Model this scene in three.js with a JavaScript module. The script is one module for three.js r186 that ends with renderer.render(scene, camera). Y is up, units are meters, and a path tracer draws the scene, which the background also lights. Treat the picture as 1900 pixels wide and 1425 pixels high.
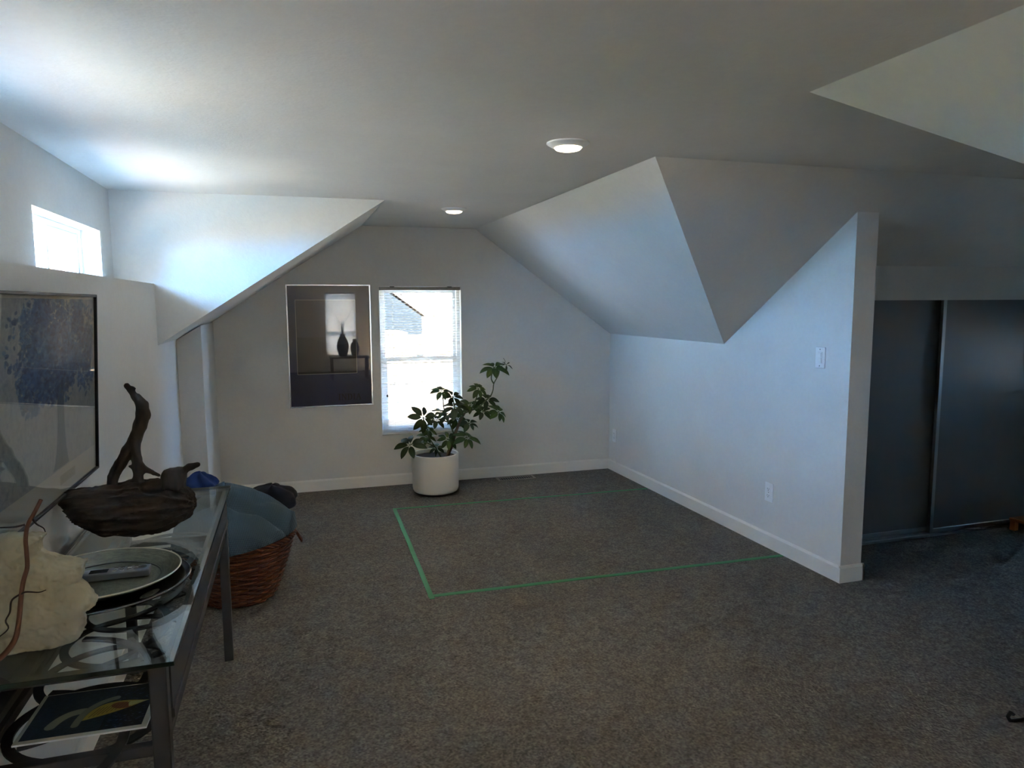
import * as THREE from 'three';
import { mergeGeometries, mergeVertices, toCreasedNormals } from 'three/addons/utils/BufferGeometryUtils.js';
import { RoundedBoxGeometry } from 'three/addons/geometries/RoundedBoxGeometry.js';
import { MarchingCubes } from 'three/addons/objects/MarchingCubes.js';
import { RectAreaLightUniformsLib } from 'three/addons/lights/RectAreaLightUniformsLib.js';

// ───────────────────────── camera, sky, sun, exposure ─────────────────────────
const scene = new THREE.Scene();
const camera = new THREE.PerspectiveCamera(56.36, 1900 / 1425, 0.05, 300);
{
  const yaw = 0.299, pitch = 0.1133, roll = -0.0043;
  const F = new THREE.Vector3(Math.sin(yaw) * Math.cos(pitch), -Math.sin(pitch), -Math.cos(yaw) * Math.cos(pitch));
  const U = new THREE.Vector3(Math.sin(yaw) * Math.sin(pitch), Math.cos(pitch), -Math.cos(yaw) * Math.sin(pitch));
  const R = new THREE.Vector3(Math.cos(yaw), 0, Math.sin(yaw));
  camera.position.set(0, 1.5, 0);
  camera.up.copy(U.multiplyScalar(Math.cos(roll)).addScaledVector(R, -Math.sin(roll)));
  camera.lookAt(camera.position.clone().add(F));
}
scene.background = new THREE.Color(0.26, 0.565, 1.0);
scene.backgroundIntensity = 62;
const sun = new THREE.DirectionalLight(new THREE.Color(1, 0.76, 0.50), 480);
sun.position.set(-0.3, 9, 8.5); sun.target.position.set(0, 0, 0);
sun.castShadow = true; sun.shadow.mapSize.set(2048, 2048);
Object.assign(sun.shadow.camera, { left: -16, right: 16, top: 16, bottom: -16, near: 0.5, far: 60 });
scene.add(sun, sun.target);
RectAreaLightUniformsLib.init();
const renderer = new THREE.WebGLRenderer({ antialias: true });
renderer.toneMapping = THREE.LinearToneMapping;
renderer.toneMappingExposure = 2.15;
renderer.shadowMap.enabled = true;

// ───────────────────────── helpers ─────────────────────────
const V = (x, y, z) => new THREE.Vector3(x, y, z);
let seed = 7;
const rnd = () => { seed = (seed * 1664525 + 1013904223) >>> 0; return seed / 4294967296; };
const rr = (a, b) => a + (b - a) * rnd();
const used = {};
function numbered(n) { if (!(n in used)) { used[n] = 0; return n; } used[n]++; return n + '_' + String(used[n]).padStart(3, '0'); }
function mesh(name, geo, mat, parent) {
  const m = new THREE.Mesh(Array.isArray(geo) ? merge(geo) : geo, mat);
  m.castShadow = m.receiveShadow = true;
  m.name = parent ? name : numbered(name);
  (parent || scene).add(m);
  return m;
}
function merge(list) {
  return mergeGeometries(list.map((g) => {
    g = g.index ? g.toNonIndexed() : g.clone();
    for (const k of Object.keys(g.attributes)) if (!['position', 'normal', 'uv'].includes(k)) g.deleteAttribute(k);
    if (!g.attributes.uv) g.setAttribute('uv', new THREE.BufferAttribute(new Float32Array(g.attributes.position.count * 2), 2));
    if (!g.attributes.normal) g.computeVertexNormals();
    return g;
  }));
}
function tag(o, label, category, group) { o.userData.label = label; o.userData.category = category; if (group) o.userData.group = group; return o; }
function struct(o, label, category) { o.userData.kind = 'structure'; if (label) o.userData.label = label; if (category) o.userData.category = category; return o; }
function thing(name, label, category, pos = [0, 0, 0], group) {
  const g = new THREE.Group(); g.name = numbered(name); g.position.set(...pos); scene.add(g);
  return tag(g, label, category, group);
}
const box = (x0, x1, y0, y1, z0, z1) => new THREE.BoxGeometry(x1 - x0, y1 - y0, z1 - z0).translate((x0 + x1) / 2, (y0 + y1) / 2, (z0 + z1) / 2);
const rbox = (x0, x1, y0, y1, z0, z1, r = 0.003, s = 2) => new RoundedBoxGeometry(x1 - x0, y1 - y0, z1 - z0, s, r).translate((x0 + x1) / 2, (y0 + y1) / 2, (z0 + z1) / 2);
// box with uv in metres
function ubox(...a) {
  const g = box(...a), p = g.attributes.position, n = g.attributes.normal, uv = g.attributes.uv;
  for (let i = 0; i < p.count; i++) {
    const ax = Math.abs(n.getX(i)), ay = Math.abs(n.getY(i));
    if (ax > 0.5) uv.setXY(i, p.getZ(i), p.getY(i)); else if (ay > 0.5) uv.setXY(i, p.getX(i), p.getZ(i)); else uv.setXY(i, p.getX(i), p.getY(i));
  }
  return g;
}
// planar polygon turned into a slab that grows away from the room
function slab(pts, outward, t = 0.12) {
  const v = pts.map((p) => V(...p)), n = V(0, 0, 0);
  for (let i = 1; i + 1 < v.length; i++) n.add(v[i].clone().sub(v[0]).cross(v[i + 1].clone().sub(v[0])));
  n.normalize();
  const out = V(...outward);
  if (n.dot(out) > 0) { v.reverse(); n.negate(); }
  const back = v.map((p) => p.clone().addScaledVector(out.clone().normalize(), t));
  const u = v[1].clone().sub(v[0]).normalize(), w = n.clone().cross(u), pos = [], uvs = [];
  const tri = (...q) => q.forEach((p) => { pos.push(p.x, p.y, p.z); uvs.push(p.dot(u), p.dot(w)); });
  for (let i = 1; i + 1 < v.length; i++) { tri(v[0], v[i], v[i + 1]); tri(back[0], back[i + 1], back[i]); }
  for (let i = 0; i < v.length; i++) { const j = (i + 1) % v.length; tri(v[i], back[i], back[j]); tri(v[i], back[j], v[j]); }
  const g = new THREE.BufferGeometry();
  g.setAttribute('position', new THREE.Float32BufferAttribute(pos, 3));
  g.setAttribute('uv', new THREE.Float32BufferAttribute(uvs, 2));
  g.computeVertexNormals();
  return g;
}
// wall sheet from a 2-D outline with holes, thickness t along +z of the sheet
function sheet(outline, holes, t) {
  const s = new THREE.Shape(outline.map((p) => new THREE.Vector2(...p)));
  for (const h of holes) s.holes.push(new THREE.Path(h.map((p) => new THREE.Vector2(...p))));
  return new THREE.ExtrudeGeometry(s, { depth: t, bevelEnabled: false });
}
const rect = (a, b, c, d) => [[a, c], [b, c], [b, d], [a, d]];
const facingX = (g, x) => g.rotateY(-Math.PI / 2).translate(x, 0, 0); // outline (z, y) put at plane x, growing towards -x
function tube(points, radii, seg = 8, steps = 0, closed = false) {
  const curve = new THREE.CatmullRomCurve3(points.map((p) => V(...p)), closed, 'centripetal');
  const n = steps || (points.length - 1) * 5, fr = curve.computeFrenetFrames(n, closed), pos = [], uv = [], idx = [];
  const R = Array.isArray(radii) ? radii : [radii];
  for (let i = 0; i <= n; i++) {
    const t = i / n, c = curve.getPointAt(t), k = t * (R.length - 1), a = Math.min(Math.floor(k), R.length - 1), b = Math.min(a + 1, R.length - 1), r = R[a] + (R[b] - R[a]) * (k - a);
    for (let j = 0; j <= seg; j++) {
      const an = j / seg * Math.PI * 2, q = c.clone().addScaledVector(fr.normals[i], Math.cos(an) * r).addScaledVector(fr.binormals[i], Math.sin(an) * r);
      pos.push(q.x, q.y, q.z); uv.push(j / seg, t * curve.getLength());
    }
  }
  for (let i = 0; i < n; i++) for (let j = 0; j < seg; j++) { const a = i * (seg + 1) + j, b = a + seg + 1; idx.push(a, a + 1, b, b, a + 1, b + 1); }
  if (!closed) for (const e of [0, n]) {
    const c = curve.getPointAt(e / n), k = pos.length / 3; pos.push(c.x, c.y, c.z); uv.push(0.5, 0);
    for (let j = 0; j < seg; j++) { const a = e * (seg + 1) + j; e ? idx.push(a, a + 1, k) : idx.push(a + 1, a, k); }
  }
  const g = new THREE.BufferGeometry();
  g.setAttribute('position', new THREE.Float32BufferAttribute(pos, 3));
  g.setAttribute('uv', new THREE.Float32BufferAttribute(uv, 2));
  g.setIndex(idx); g.computeVertexNormals();
  return g;
}
const lathe = (pts, seg = 48) => new THREE.LatheGeometry(pts.map((p) => new THREE.Vector2(...p)), seg);
// hash noise
function h3(x, y, z) { let n = (x * 374761393 + y * 668265263 + z * 1274126177) | 0; n = Math.imul(n ^ (n >>> 13), 1274126177); return ((n ^ (n >>> 16)) >>> 0) / 4294967296; }
const sm = (t) => t * t * (3 - 2 * t);
function noise3(x, y, z) {
  const X = Math.floor(x), Y = Math.floor(y), Z = Math.floor(z), a = sm(x - X), b = sm(y - Y), c = sm(z - Z), L = (p, q, t) => p + (q - p) * t;
  return L(L(L(h3(X, Y, Z), h3(X + 1, Y, Z), a), L(h3(X, Y + 1, Z), h3(X + 1, Y + 1, Z), a), b), L(L(h3(X, Y, Z + 1), h3(X + 1, Y, Z + 1), a), L(h3(X, Y + 1, Z + 1), h3(X + 1, Y + 1, Z + 1), a), b), c);
}
const fbm = (x, y, z, o = 4) => { let s = 0, a = 0.5, t = 0; for (let i = 0; i < o; i++) { s += a * noise3(x, y, z); t += a; a *= 0.5; x *= 2.03; y *= 2.03; z *= 2.03; } return s / t; };
// tileable value noise on an n-cell lattice
function tnoise(n, k) {
  return (u, v) => {
    const x = u * n, y = v * n, X = Math.floor(x), Y = Math.floor(y), a = sm(x - X), b = sm(y - Y), w = (i) => ((i % n) + n) % n;
    const p = h3(w(X), w(Y), k), q = h3(w(X + 1), w(Y), k), r = h3(w(X), w(Y + 1), k), s = h3(w(X + 1), w(Y + 1), k);
    return (p + (q - p) * a) * (1 - b) + (r + (s - r) * a) * b;
  };
}
function dataTex(size, fn, srgb, repeat = 1) {
  const d = new Uint8Array(size * size * 4);
  for (let y = 0; y < size; y++) for (let x = 0; x < size; x++) {
    const c = fn((x + 0.5) / size, (y + 0.5) / size, x, y), i = (y * size + x) * 4;
    d[i] = c[0]; d[i + 1] = c[1]; d[i + 2] = c[2]; d[i + 3] = 255;
  }
  const t = new THREE.DataTexture(d, size, size);
  t.wrapS = t.wrapT = THREE.RepeatWrapping; t.magFilter = THREE.LinearFilter; t.minFilter = THREE.LinearMipmapLinearFilter; t.generateMipmaps = true;
  if (srgb) t.colorSpace = THREE.SRGBColorSpace;
  t.repeat.set(repeat, repeat); t.needsUpdate = true;
  return t;
}
const cl = (v) => Math.max(0, Math.min(255, Math.round(v)));
const std = (o) => new THREE.MeshStandardMaterial(o);
const phys = (o) => new THREE.MeshPhysicalMaterial(o);
const lin = (r, g, b) => new THREE.Color().setRGB(r, g, b);

// signed-distance field to mesh
function sdfMesh(fn, lo, hi, cell) {
  const span = Math.max(hi[0] - lo[0], hi[1] - lo[1], hi[2] - lo[2]) * 1.02, n = Math.ceil(span / cell) + 4, half = n / 2;
  const c = [0, 1, 2].map((k) => (lo[k] + hi[k]) / 2), s = span / 2 * 1.06;
  const mc = new MarchingCubes(n, std({}), false, false, 900000);
  mc.isolation = 0;
  for (let k = 0; k < n; k++) for (let j = 0; j < n; j++) for (let i = 0; i < n; i++) {
    const x = c[0] + (i - half) / half * s, y = c[1] + (j - half) / half * s, z = c[2] + (k - half) / half * s;
    const inb = x > lo[0] - 0.03 && x < hi[0] + 0.03 && y > lo[1] - 0.03 && y < hi[1] + 0.03 && z > lo[2] - 0.03 && z < hi[2] + 0.03;
    mc.field[i + j * n + k * n * n] = inb ? -fn(x, y, z) : -0.05;
  }
  mc.update();
  let g = new THREE.BufferGeometry();
  g.setAttribute('position', new THREE.BufferAttribute(mc.positionArray.slice(0, mc.count * 3), 3));
  g = mergeVertices(g, 1e-5);
  g.scale(s, s, s).translate(...c);
  g.computeVertexNormals();
  // make sure that faces look outwards
  const p = g.attributes.position, nn = g.attributes.normal; let vote = 0;
  for (let i = 0; i < p.count; i += 17) { const e = 0.004; vote += Math.sign(fn(p.getX(i) + nn.getX(i) * e, p.getY(i) + nn.getY(i) * e, p.getZ(i) + nn.getZ(i) * e)); }
  if (vote < 0) { const ix = g.index.array; for (let i = 0; i < ix.length; i += 3) { const t = ix[i]; ix[i] = ix[i + 2]; ix[i + 2] = t; } g.computeVertexNormals(); }
  g.setAttribute('uv', new THREE.BufferAttribute(new Float32Array(p.count * 2), 2));
  return g;
}
const cap = (x, y, z, a, b, ra, rb) => {
  const dx = b[0] - a[0], dy = b[1] - a[1], dz = b[2] - a[2], px = x - a[0], py = y - a[1], pz = z - a[2];
  const t = Math.max(0, Math.min(1, (px * dx + py * dy + pz * dz) / (dx * dx + dy * dy + dz * dz + 1e-12)));
  return Math.hypot(px - dx * t, py - dy * t, pz - dz * t) - (ra + (rb - ra) * t);
};
const smin = (a, b, k) => { const h = Math.max(k - Math.abs(a - b), 0) / k; return Math.min(a, b) - h * h * k / 4; };
function colorVerts(g, fn) {
  const p = g.attributes.position, c = new Float32Array(p.count * 3);
  for (let i = 0; i < p.count; i++) { const q = fn(p.getX(i), p.getY(i), p.getZ(i)); c[i * 3] = q[0]; c[i * 3 + 1] = q[1]; c[i * 3 + 2] = q[2]; }
  g.setAttribute('color', new THREE.BufferAttribute(c, 3));
  return g;
}

// ───────────────────────── materials ─────────────────────────
const n64 = tnoise(64, 1), n128 = tnoise(128, 2), n16 = tnoise(16, 3), n6 = tnoise(6, 4), n256 = tnoise(256, 5), n500 = tnoise(500, 6);
const peel = dataTex(512, (u, v) => { const k = 255 * (0.5 * n64(u, v) + 0.35 * n128(u, v) + 0.15 * n16(u, v)); return [k, k, k]; }, false, 1 / 0.6);
const paintTint = dataTex(512, (u, v) => { const k = 0.985 + 0.03 * (n16(u, v) * 0.5 + n6(u, v) * 0.5 - 0.5) + 0.012 * (n128(u, v) - 0.5); return [cl(240 * k), cl(239 * k), cl(234 * k)]; }, true, 1 / 2.2);
const M = {};
M.wall = std({ color: 0xf4f4f4, map: paintTint, roughness: 0.82, bumpMap: peel, bumpScale: 0.0006 });
M.trim = std({ color: 0xeeede8, roughness: 0.45 });
M.vinyl = std({ color: 0xf1f3f5, roughness: 0.38 });
M.tinted = phys({ color: lin(0.50, 0.52, 0.54), transmission: 1, thickness: 0, roughness: 0, ior: 1.5 });
M.pane = phys({ color: 0xffffff, transmission: 1, thickness: 0, roughness: 0, ior: 1.5 });
{
  const color = dataTex(2048, (u, v) => {
    const fine = n500(u, v) * 0.55 + n256(u * 2, v * 2) * 0.45, mid = n128(u, v), big = n16(u, v) * 0.6 + n6(u, v) * 0.4;
    const k = 0.76 + 0.50 * (fine - 0.5) + 0.12 * (mid - 0.5) + 0.10 * (big - 0.5), w = n64(u + 0.3, v) - 0.5;
    return [cl((124 + 4 * w) * k), cl(120 * k), cl((113 - 4 * w) * k)];
  }, true, 1 / 3.4);
  const bump = dataTex(1024, (u, v) => { const k = 255 * (0.6 * n256(u, v) + 0.4 * n128(u, v)); return [k, k, k]; }, false, 1 / 1.3);
  M.carpet = std({ color: 0xffffff, map: color, roughness: 1, bumpMap: bump, bumpScale: 0.006 });
}
M.alu = std({ color: 0xb9bcc0, metalness: 1, roughness: 0.32 });
M.chrome = std({ color: 0xd8dadd, metalness: 1, roughness: 0.2 });
M.blackMetal = std({ color: 0x17181a, metalness: 0.6, roughness: 0.45 });
M.iron = std({ color: 0x3f3f41, metalness: 0.6, roughness: 0.5 });
M.slat = std({ color: 0xf2f4f5, roughness: 0.5 });
M.cord = std({ color: 0xe8e8e4, roughness: 0.8 });
M.dark = std({ color: 0x0b0b0b, roughness: 0.9 });

// ───────────────────────── room shell ─────────────────────────
const H = 2.106, ZF = -5.85, ZB = 4.6, XE = 5.4;
const yB = (z) => 1.2177 + 0.6664 * (z + 4.136);          // ceiling slope above the closet
const zTop = -2.78, xa = 1.49, hk = 1.22;
const zN = -1.82, xc = 1.472, yN = (z) => H - 0.6664 * (z - zN); // its mirror image on the near side

struct(mesh('floor', ubox(-1.0, XE + 0.1, -0.2, 0, -5.95, ZB + 0.1), M.carpet), 'grey brown cut pile carpet', 'carpet');

// far gable wall with its window opening
const WX0 = 0.69, WX1 = 1.363, WY0 = 0.42, WY1 = 1.633;
struct(mesh('wall_back', sheet([[-0.704, 0], [2.72, 0], [2.72, hk], [xa, H], [0.564, H], [-0.704, 1.272]], [rect(WX0, WX1, WY0, WY1)], 0.16).translate(0, 0, ZF - 0.16), M.wall), 'white gable end wall with one window', 'wall');
// right wall, ending in a free edge by the closet
{
  const g = sheet([[ZF, 0], [-3.02, 0], [-3.02, yB(-3.02)], [-4.13, hk], [ZF, hk]], [], 0.135);
  g.rotateY(-Math.PI / 2);                                  // (z, y) outline, growing towards -x
  g.translate(0.135, 0, 0);
  const p = g.attributes.position;
  for (let i = 0; i < p.count; i++) p.setX(i, p.getX(i) + 2.72 + 0.045 * (p.getZ(i) - ZF) / (-3.02 - ZF));
  g.computeVertexNormals();
  struct(mesh('wall_right', g, M.wall), 'white knee wall with a free end beside the closet', 'wall');
}
// left: knee wall under the slope, boxed chase in the corner, half wall with ledge, clerestory wall
struct(mesh('wall_left', ubox(-0.82, -0.704, 0, 1.272, ZF, -4.37), M.wall), 'low white knee wall under the roof slope', 'wall');
struct(mesh('wall_chase', sheet([[-0.704, 0], [-0.555, 0], [-0.555, 1.36], [-0.704, 1.27]], [], 0.795).translate(0, 0, ZF + 0.003), M.wall), 'white boxed chase in the far corner', 'wall');
struct(mesh('wall_half', ubox(-0.90, -0.704, 0, 1.61, -4.37, ZB), M.wall), 'white half wall topped by a ledge', 'wall');
struct(mesh('wall_cheek', sheet([[-0.90, 1.61], [-0.704, 1.61], [-0.704, 1.272], [0.564, H], [-0.90, H]], [], 0.10).translate(0, 0, -4.47), M.wall), 'white triangular dormer cheek', 'wall');
const DW = [[-4.127, -3.12], [-2.55, -1.85]], DY0 = 1.612, DY1 = 1.868;
struct(mesh('wall_dormer', facingX(sheet(rect(-4.47, ZB, 1.5, H), DW.map(([a, b]) => rect(a, b, DY0, DY1)), 0.16), -0.90), M.wall), 'white clerestory wall above the half wall', 'wall');
// ceilings
struct(mesh('ceiling', [
  slab([[-0.90, H, -4.37], [xc, H, -4.37], [xc, H, ZB], [-0.90, H, ZB]], [0, 1, 0]),
  slab([[0.564, H, ZF], [xa, H, ZF], [xa, H, -4.37], [0.564, H, -4.37]], [0, 1, 0]),
  slab([[xc, H, -4.37], [xa, H, -4.37], [xa, H, zTop], [XE, H, zTop], [XE, H, zN], [xc, H, zN]], [0, 1, 0]),
], M.wall), 'flat white ceiling', 'ceiling');
struct(mesh('ceiling', slab([[xa, H, ZF], [2.72, hk, ZF], [2.747, hk, -4.13], [xa, H, zTop]], [0.56, 0.83, 0]), M.wall), 'white ceiling slope above the knee wall', 'ceiling');
struct(mesh('ceiling', slab([[xa, H, zTop], [2.747, hk, -4.13], [XE, hk, -4.13], [XE, H, zTop]], [0, 0.83, -0.56]), M.wall), 'white ceiling slope above the closet', 'ceiling');
struct(mesh('ceiling', slab([[0.564, H, ZF], [-0.704, 1.272, ZF], [-0.704, 1.272, -4.47], [0.564, H, -4.47]], [-0.55, 0.83, 0]), M.wall), 'white ceiling slope beyond the dormer cheek', 'ceiling');
{ // near gable slope (only its tip is in view) and the slope behind it
  const a = (H - hk) / (2.765 - xc), zk = zN + (H - hk) / 0.6664;
  struct(mesh('ceiling', slab([[xc, H, zN], [xc, H, ZB], [2.765, hk, ZB], [2.765, hk, zk]], [a, 1, 0]), M.wall), 'pale ceiling slope rising to a sharp corner', 'ceiling');
  struct(mesh('ceiling', slab([[xc, H, zN], [2.765, hk, zk], [XE, hk, zk], [XE, H, zN]], [0, 0.83, 0.56]), M.wall), 'ceiling slope on the near side of the closet bay', 'ceiling');
  struct(mesh('wall_near', facingX(sheet([[-1.56, 0], [ZB, 0], [ZB, hk], [zk, hk], [-1.56, yN(-1.56)]], [], 0.13), 2.895), M.wall), 'white knee wall on the near side', 'wall');
  struct(mesh('wall_bay', sheet([[2.88, 0], [XE, 0], [XE, yN(-1.12) + 0.02], [2.88, yN(-1.12) + 0.02]], [], 0.12).translate(0, 0, -1.12), M.wall), 'white wall opposite the closet', 'wall');
}
// closet bay
struct(mesh('wall_header', ubox(2.88, XE, 1.503, yB(-3.395) + 0.005, -3.44, -3.395), M.wall), 'white closet header above the sliding doors', 'wall');
struct(mesh('wall_closet', ubox(2.85, XE, 0, 1.4, -4.32, -4.2), M.wall), 'closet back wall', 'wall');
struct(mesh('wall_east', facingX(sheet([[-4.3, 0], [-1.0, 0], [-1.0, yN(-1.0) + 0.04], [zN, H + 0.04], [zTop, H + 0.04], [-4.3, yB(-4.3) + 0.04]], [rect(-2.74, -2.66, 0.85, 1.20)], 0.12), XE + 0.12), M.wall), 'white end wall of the closet bay', 'wall');
// wall behind the camera
const BX0 = 0.742, BX1 = 1.388, BY0 = 0.351, BY1 = 1.731;
struct(mesh('wall_front', sheet([[-1.06, 0], [2.9, 0], [2.9, 1.1], [xc, H + 0.02], [-1.06, H + 0.02]], [rect(BX0, BX1, BY0, BY1), rect(1.72, 2.12, 0.04, 1.60)], 0.16).translate(0, 0, ZB), M.wall), 'wall behind the room with one window', 'wall');

// baseboards
const bbProfile = (t = 0.014, h = 0.092) => [[0, 0], [t, 0], [t, h - 0.012], [t * 0.45, h], [0, h]];
function board(a, b, nx, nz) { // runs a -> b on the floor, proud along (nx, nz)
  const pr = bbProfile(), at = (e, [d, y]) => V(e[0] + nx * d, y, e[1] + nz * d), pos = [];
  const A = pr.map((p) => at(a, p)), B = pr.map((p) => at(b, p)), tri = (...q) => q.forEach((p) => pos.push(p.x, p.y, p.z));
  for (let i = 0; i < 5; i++) { const j = (i + 1) % 5; tri(A[i], B[i], B[j]); tri(A[i], B[j], A[j]); }
  for (let i = 1; i < 4; i++) { tri(A[0], A[i], A[i + 1]); tri(B[0], B[i + 1], B[i]); }
  const flip = V(b[0] - a[0], 0, b[1] - a[1]).cross(V(nx, 0, nz)).y < 0;
  if (flip) for (let i = 0; i < pos.length; i += 9) for (let k = 0; k < 3; k++) { const t = pos[i + k]; pos[i + k] = pos[i + 6 + k]; pos[i + 6 + k] = t; }
  const g = new THREE.BufferGeometry(); g.setAttribute('position', new THREE.Float32BufferAttribute(pos, 3)); g.computeVertexNormals();
  return g;
}
struct(mesh('baseboard_back', board([-0.555, ZF], [2.72, ZF], 0, 1), M.trim), 'white baseboard along the gable wall', 'baseboard');
struct(mesh('baseboard_right', [board([2.72, ZF], [2.765, -3.02], -0.99988, 0.0158), board([2.751, -3.02], [2.914, -3.02], 0, 1), board([2.90, -3.46], [2.90, -3.006], 1, 0)], M.trim), 'white baseboard wrapping the free end of the wall', 'baseboard');
struct(mesh('baseboard_left', [board([-0.704, -5.05], [-0.704, ZB], 1, 0), board([-0.704, -5.05], [-0.541, -5.05], 0, 1), board([-0.555, -5.05], [-0.555, ZF], 1, 0)], M.trim), 'white baseboard along the half wall', 'baseboard');

// ───────────────────────── windows and blinds ─────────────────────────
function frameBars(parent, name, x0, x1, y0, y1, z0, z1, w, mat) { // four bars round an opening in the xy plane
  mesh(name, [rbox(x0, x0 + w, y0, y1, z0, z1), rbox(x1 - w, x1, y0, y1, z0, z1), rbox(x0 + w, x1 - w, y0, y0 + w, z0, z1), rbox(x0 + w, x1 - w, y1 - w, y1, z0, z1)], mat, parent);
}
function hungWindow(name, label, w, h, rail, glass = M.pane) { // origin at the lower left corner of the opening; room side is +z, frame 0.08 deep
  const g = new THREE.Group(); g.name = name; scene.add(g); struct(g, label, 'window');
  frameBars(g, 'window_frame', 0, w, 0, h, -0.09, -0.015, 0.028, M.vinyl);
  const up = new THREE.Group(); up.name = 'upper_sash'; g.add(up);
  frameBars(up, 'sash_frame', 0.028, w - 0.028, rail, h - 0.028, -0.082, -0.056, 0.024, M.vinyl);
  mesh('pane', box(0.05, w - 0.05, rail + 0.02, h - 0.05, -0.071, -0.067), glass, up);
  const lo = new THREE.Group(); lo.name = 'lower_sash'; g.add(lo);
  frameBars(lo, 'sash_frame', 0.028, w - 0.028, 0.028, rail + 0.035, -0.054, -0.026, 0.034, M.vinyl);
  mesh('pane', box(0.06, w - 0.06, 0.06, rail + 0.005, -0.042, -0.038), glass, lo);
  mesh('sash_lock', [rbox(w / 2 - 0.03, w / 2 + 0.03, rail + 0.035, rail + 0.047, -0.05, -0.03, 0.004), rbox(w / 2 - 0.006, w / 2 + 0.03, rail + 0.047, rail + 0.056, -0.045, -0.035, 0.003)], M.vinyl, lo);
  return g;
}
const win2 = hungWindow('window_2', 'white single hung window in the gable wall', WX1 - WX0, WY1 - WY0, 0.60, M.tinted);
win2.position.set(WX0, WY0, ZF - 0.045);
const win3 = hungWindow('window_3', 'white single hung window behind the room', BX1 - BX0, BY1 - BY0, 0.52);
win3.position.set(BX1, BY0, ZB + 0.045); win3.rotation.y = Math.PI;

function blind(label, w, h, tilt, heights) { // origin: top left of the opening, hanging down, room side +z
  const g = thing('venetian_blind', label, 'blind');
  mesh('headrail', rbox(0.004, w - 0.004, -0.03, -0.004, -0.02, 0.012, 0.003), M.railMat, g);
  for (const x of [0.09, w - 0.11]) mesh('bracket', rbox(x, x + 0.035, -0.006, 0.0, -0.018, 0.015, 0.002), M.blackMetal, g);
  const slatGeo = (() => { const n = 4, pts = []; for (let i = 0; i <= n; i++) { const t = i / n - 0.5; pts.push([t * 0.025, 0.0022 - 0.0088 * t * t]); } for (let i = n; i >= 0; i--) { const t = i / n - 0.5; pts.push([t * 0.025, 0.0014 - 0.0088 * t * t]); } const s = sheet(pts, [], w - 0.016); s.rotateY(Math.PI / 2); return s; })();
  for (const [y, a] of heights) { const s = mesh('slat', slatGeo, M.slat, g); s.position.set(0.008, y, -0.004); s.rotation.x = tilt + a; }
  mesh('bottom_rail', rbox(0.006, w - 0.006, -h + 0.002, -h + 0.018, -0.016, 0.008, 0.003), M.slat, g);
  for (const x of [0.11, w * 0.62, w - 0.08]) mesh('ladder_cord', [tube([[x, -0.02, 0.009], [x, -h + 0.01, 0.009]], 0.0007, 4, 2), tube([[x, -0.02, -0.017], [x, -h + 0.01, -0.017]], 0.0007, 4, 2)], M.cord, g);
  return g;
}
M.railMat = std({ color: 0x8d8c86, metalness: 0.3, roughness: 0.45 });
{
  const hs = []; let y = -0.052; const hb = WY1 - WY0;
  while (y > -hb + 0.16) { const low = y < -0.62; hs.push([y, low ? rr(-0.18, 0.16) : rr(-0.03, 0.03)]); y -= low ? (rnd() < 0.3 ? 0.034 : rnd() < 0.4 ? 0.012 : 0.023) : 0.0212; }
  for (let yy = y; yy > -hb + 0.022; yy -= 0.0075) hs.push([yy, rr(-0.04, 0.04)]);
  const b = blind('white venetian blind with slats open in the gable window', WX1 - WX0, hb, 0.03, hs);
  b.position.set(WX0, WY1, ZF - 0.022);
  mesh('tilt_wand_tip', lathe([[0, 0], [0.007, 0.002], [0.009, 0.014], [0.004, 0.022], [0, 0.023]], 12).translate(0.05, -0.90, 0.012), M.iron, b);
  mesh('tilt_cord', tube([[0.05, -0.03, 0.012], [0.05, -0.89, 0.012]], 0.0007, 4, 2), M.cord, b);
  const hs3 = []; for (let q = -0.05; q > -(BY1 - BY0) + 0.02; q -= 0.0212) hs3.push([q, rr(-0.03, 0.03)]);
  const b3 = blind('white venetian blind in the window behind the room', BX1 - BX0, BY1 - BY0, -0.85, hs3);
  b3.position.set(BX1, BY1, ZB + 0.022); b3.rotation.y = Math.PI;
}
DW.forEach(([z0, z1], i) => { // clerestory sliders
  const g = new THREE.Group(); g.name = i ? 'window_' + (3 + i) : 'window_1'; scene.add(g);
  struct(g, i ? 'white clerestory slider above the half wall' : 'white clerestory window above the ledge', 'window');
  g.rotation.y = Math.PI / 2; g.position.set(-0.985, DY0, z1);   // local x runs along -z, local +z faces the room
  const w = z1 - z0, h = DY1 - DY0, mid = w * 0.5;
  frameBars(g, 'window_frame', 0, w, 0, h, -0.075, 0, 0.022, M.vinyl);
  frameBars(g, 'sash_frame', 0.022, mid + 0.015, 0.022, h - 0.022, -0.065, -0.04, 0.022, M.vinyl);
  frameBars(g, 'sash_frame', mid - 0.015, w - 0.022, 0.022, h - 0.022, -0.035, -0.01, 0.022, M.vinyl);
  mesh('pane', box(0.04, mid, 0.04, h - 0.04, -0.054, -0.051), M.pane, g);
  mesh('pane', box(mid, w - 0.04, 0.04, h - 0.04, -0.024, -0.021), M.pane, g);
});

{
  const g = new THREE.Group(); g.name = 'window_5'; scene.add(g); struct(g, 'white fixed window low in the wall behind the room', 'window');
  g.rotation.y = Math.PI; g.position.set(2.12, 0.04, ZB + 0.08);
  frameBars(g, 'window_frame', 0, 0.40, 0, 1.56, -0.06, 0, 0.02, M.vinyl);
  mesh('pane', box(0.02, 0.38, 0.02, 1.54, -0.035, -0.031), M.pane, g);
}

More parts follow.
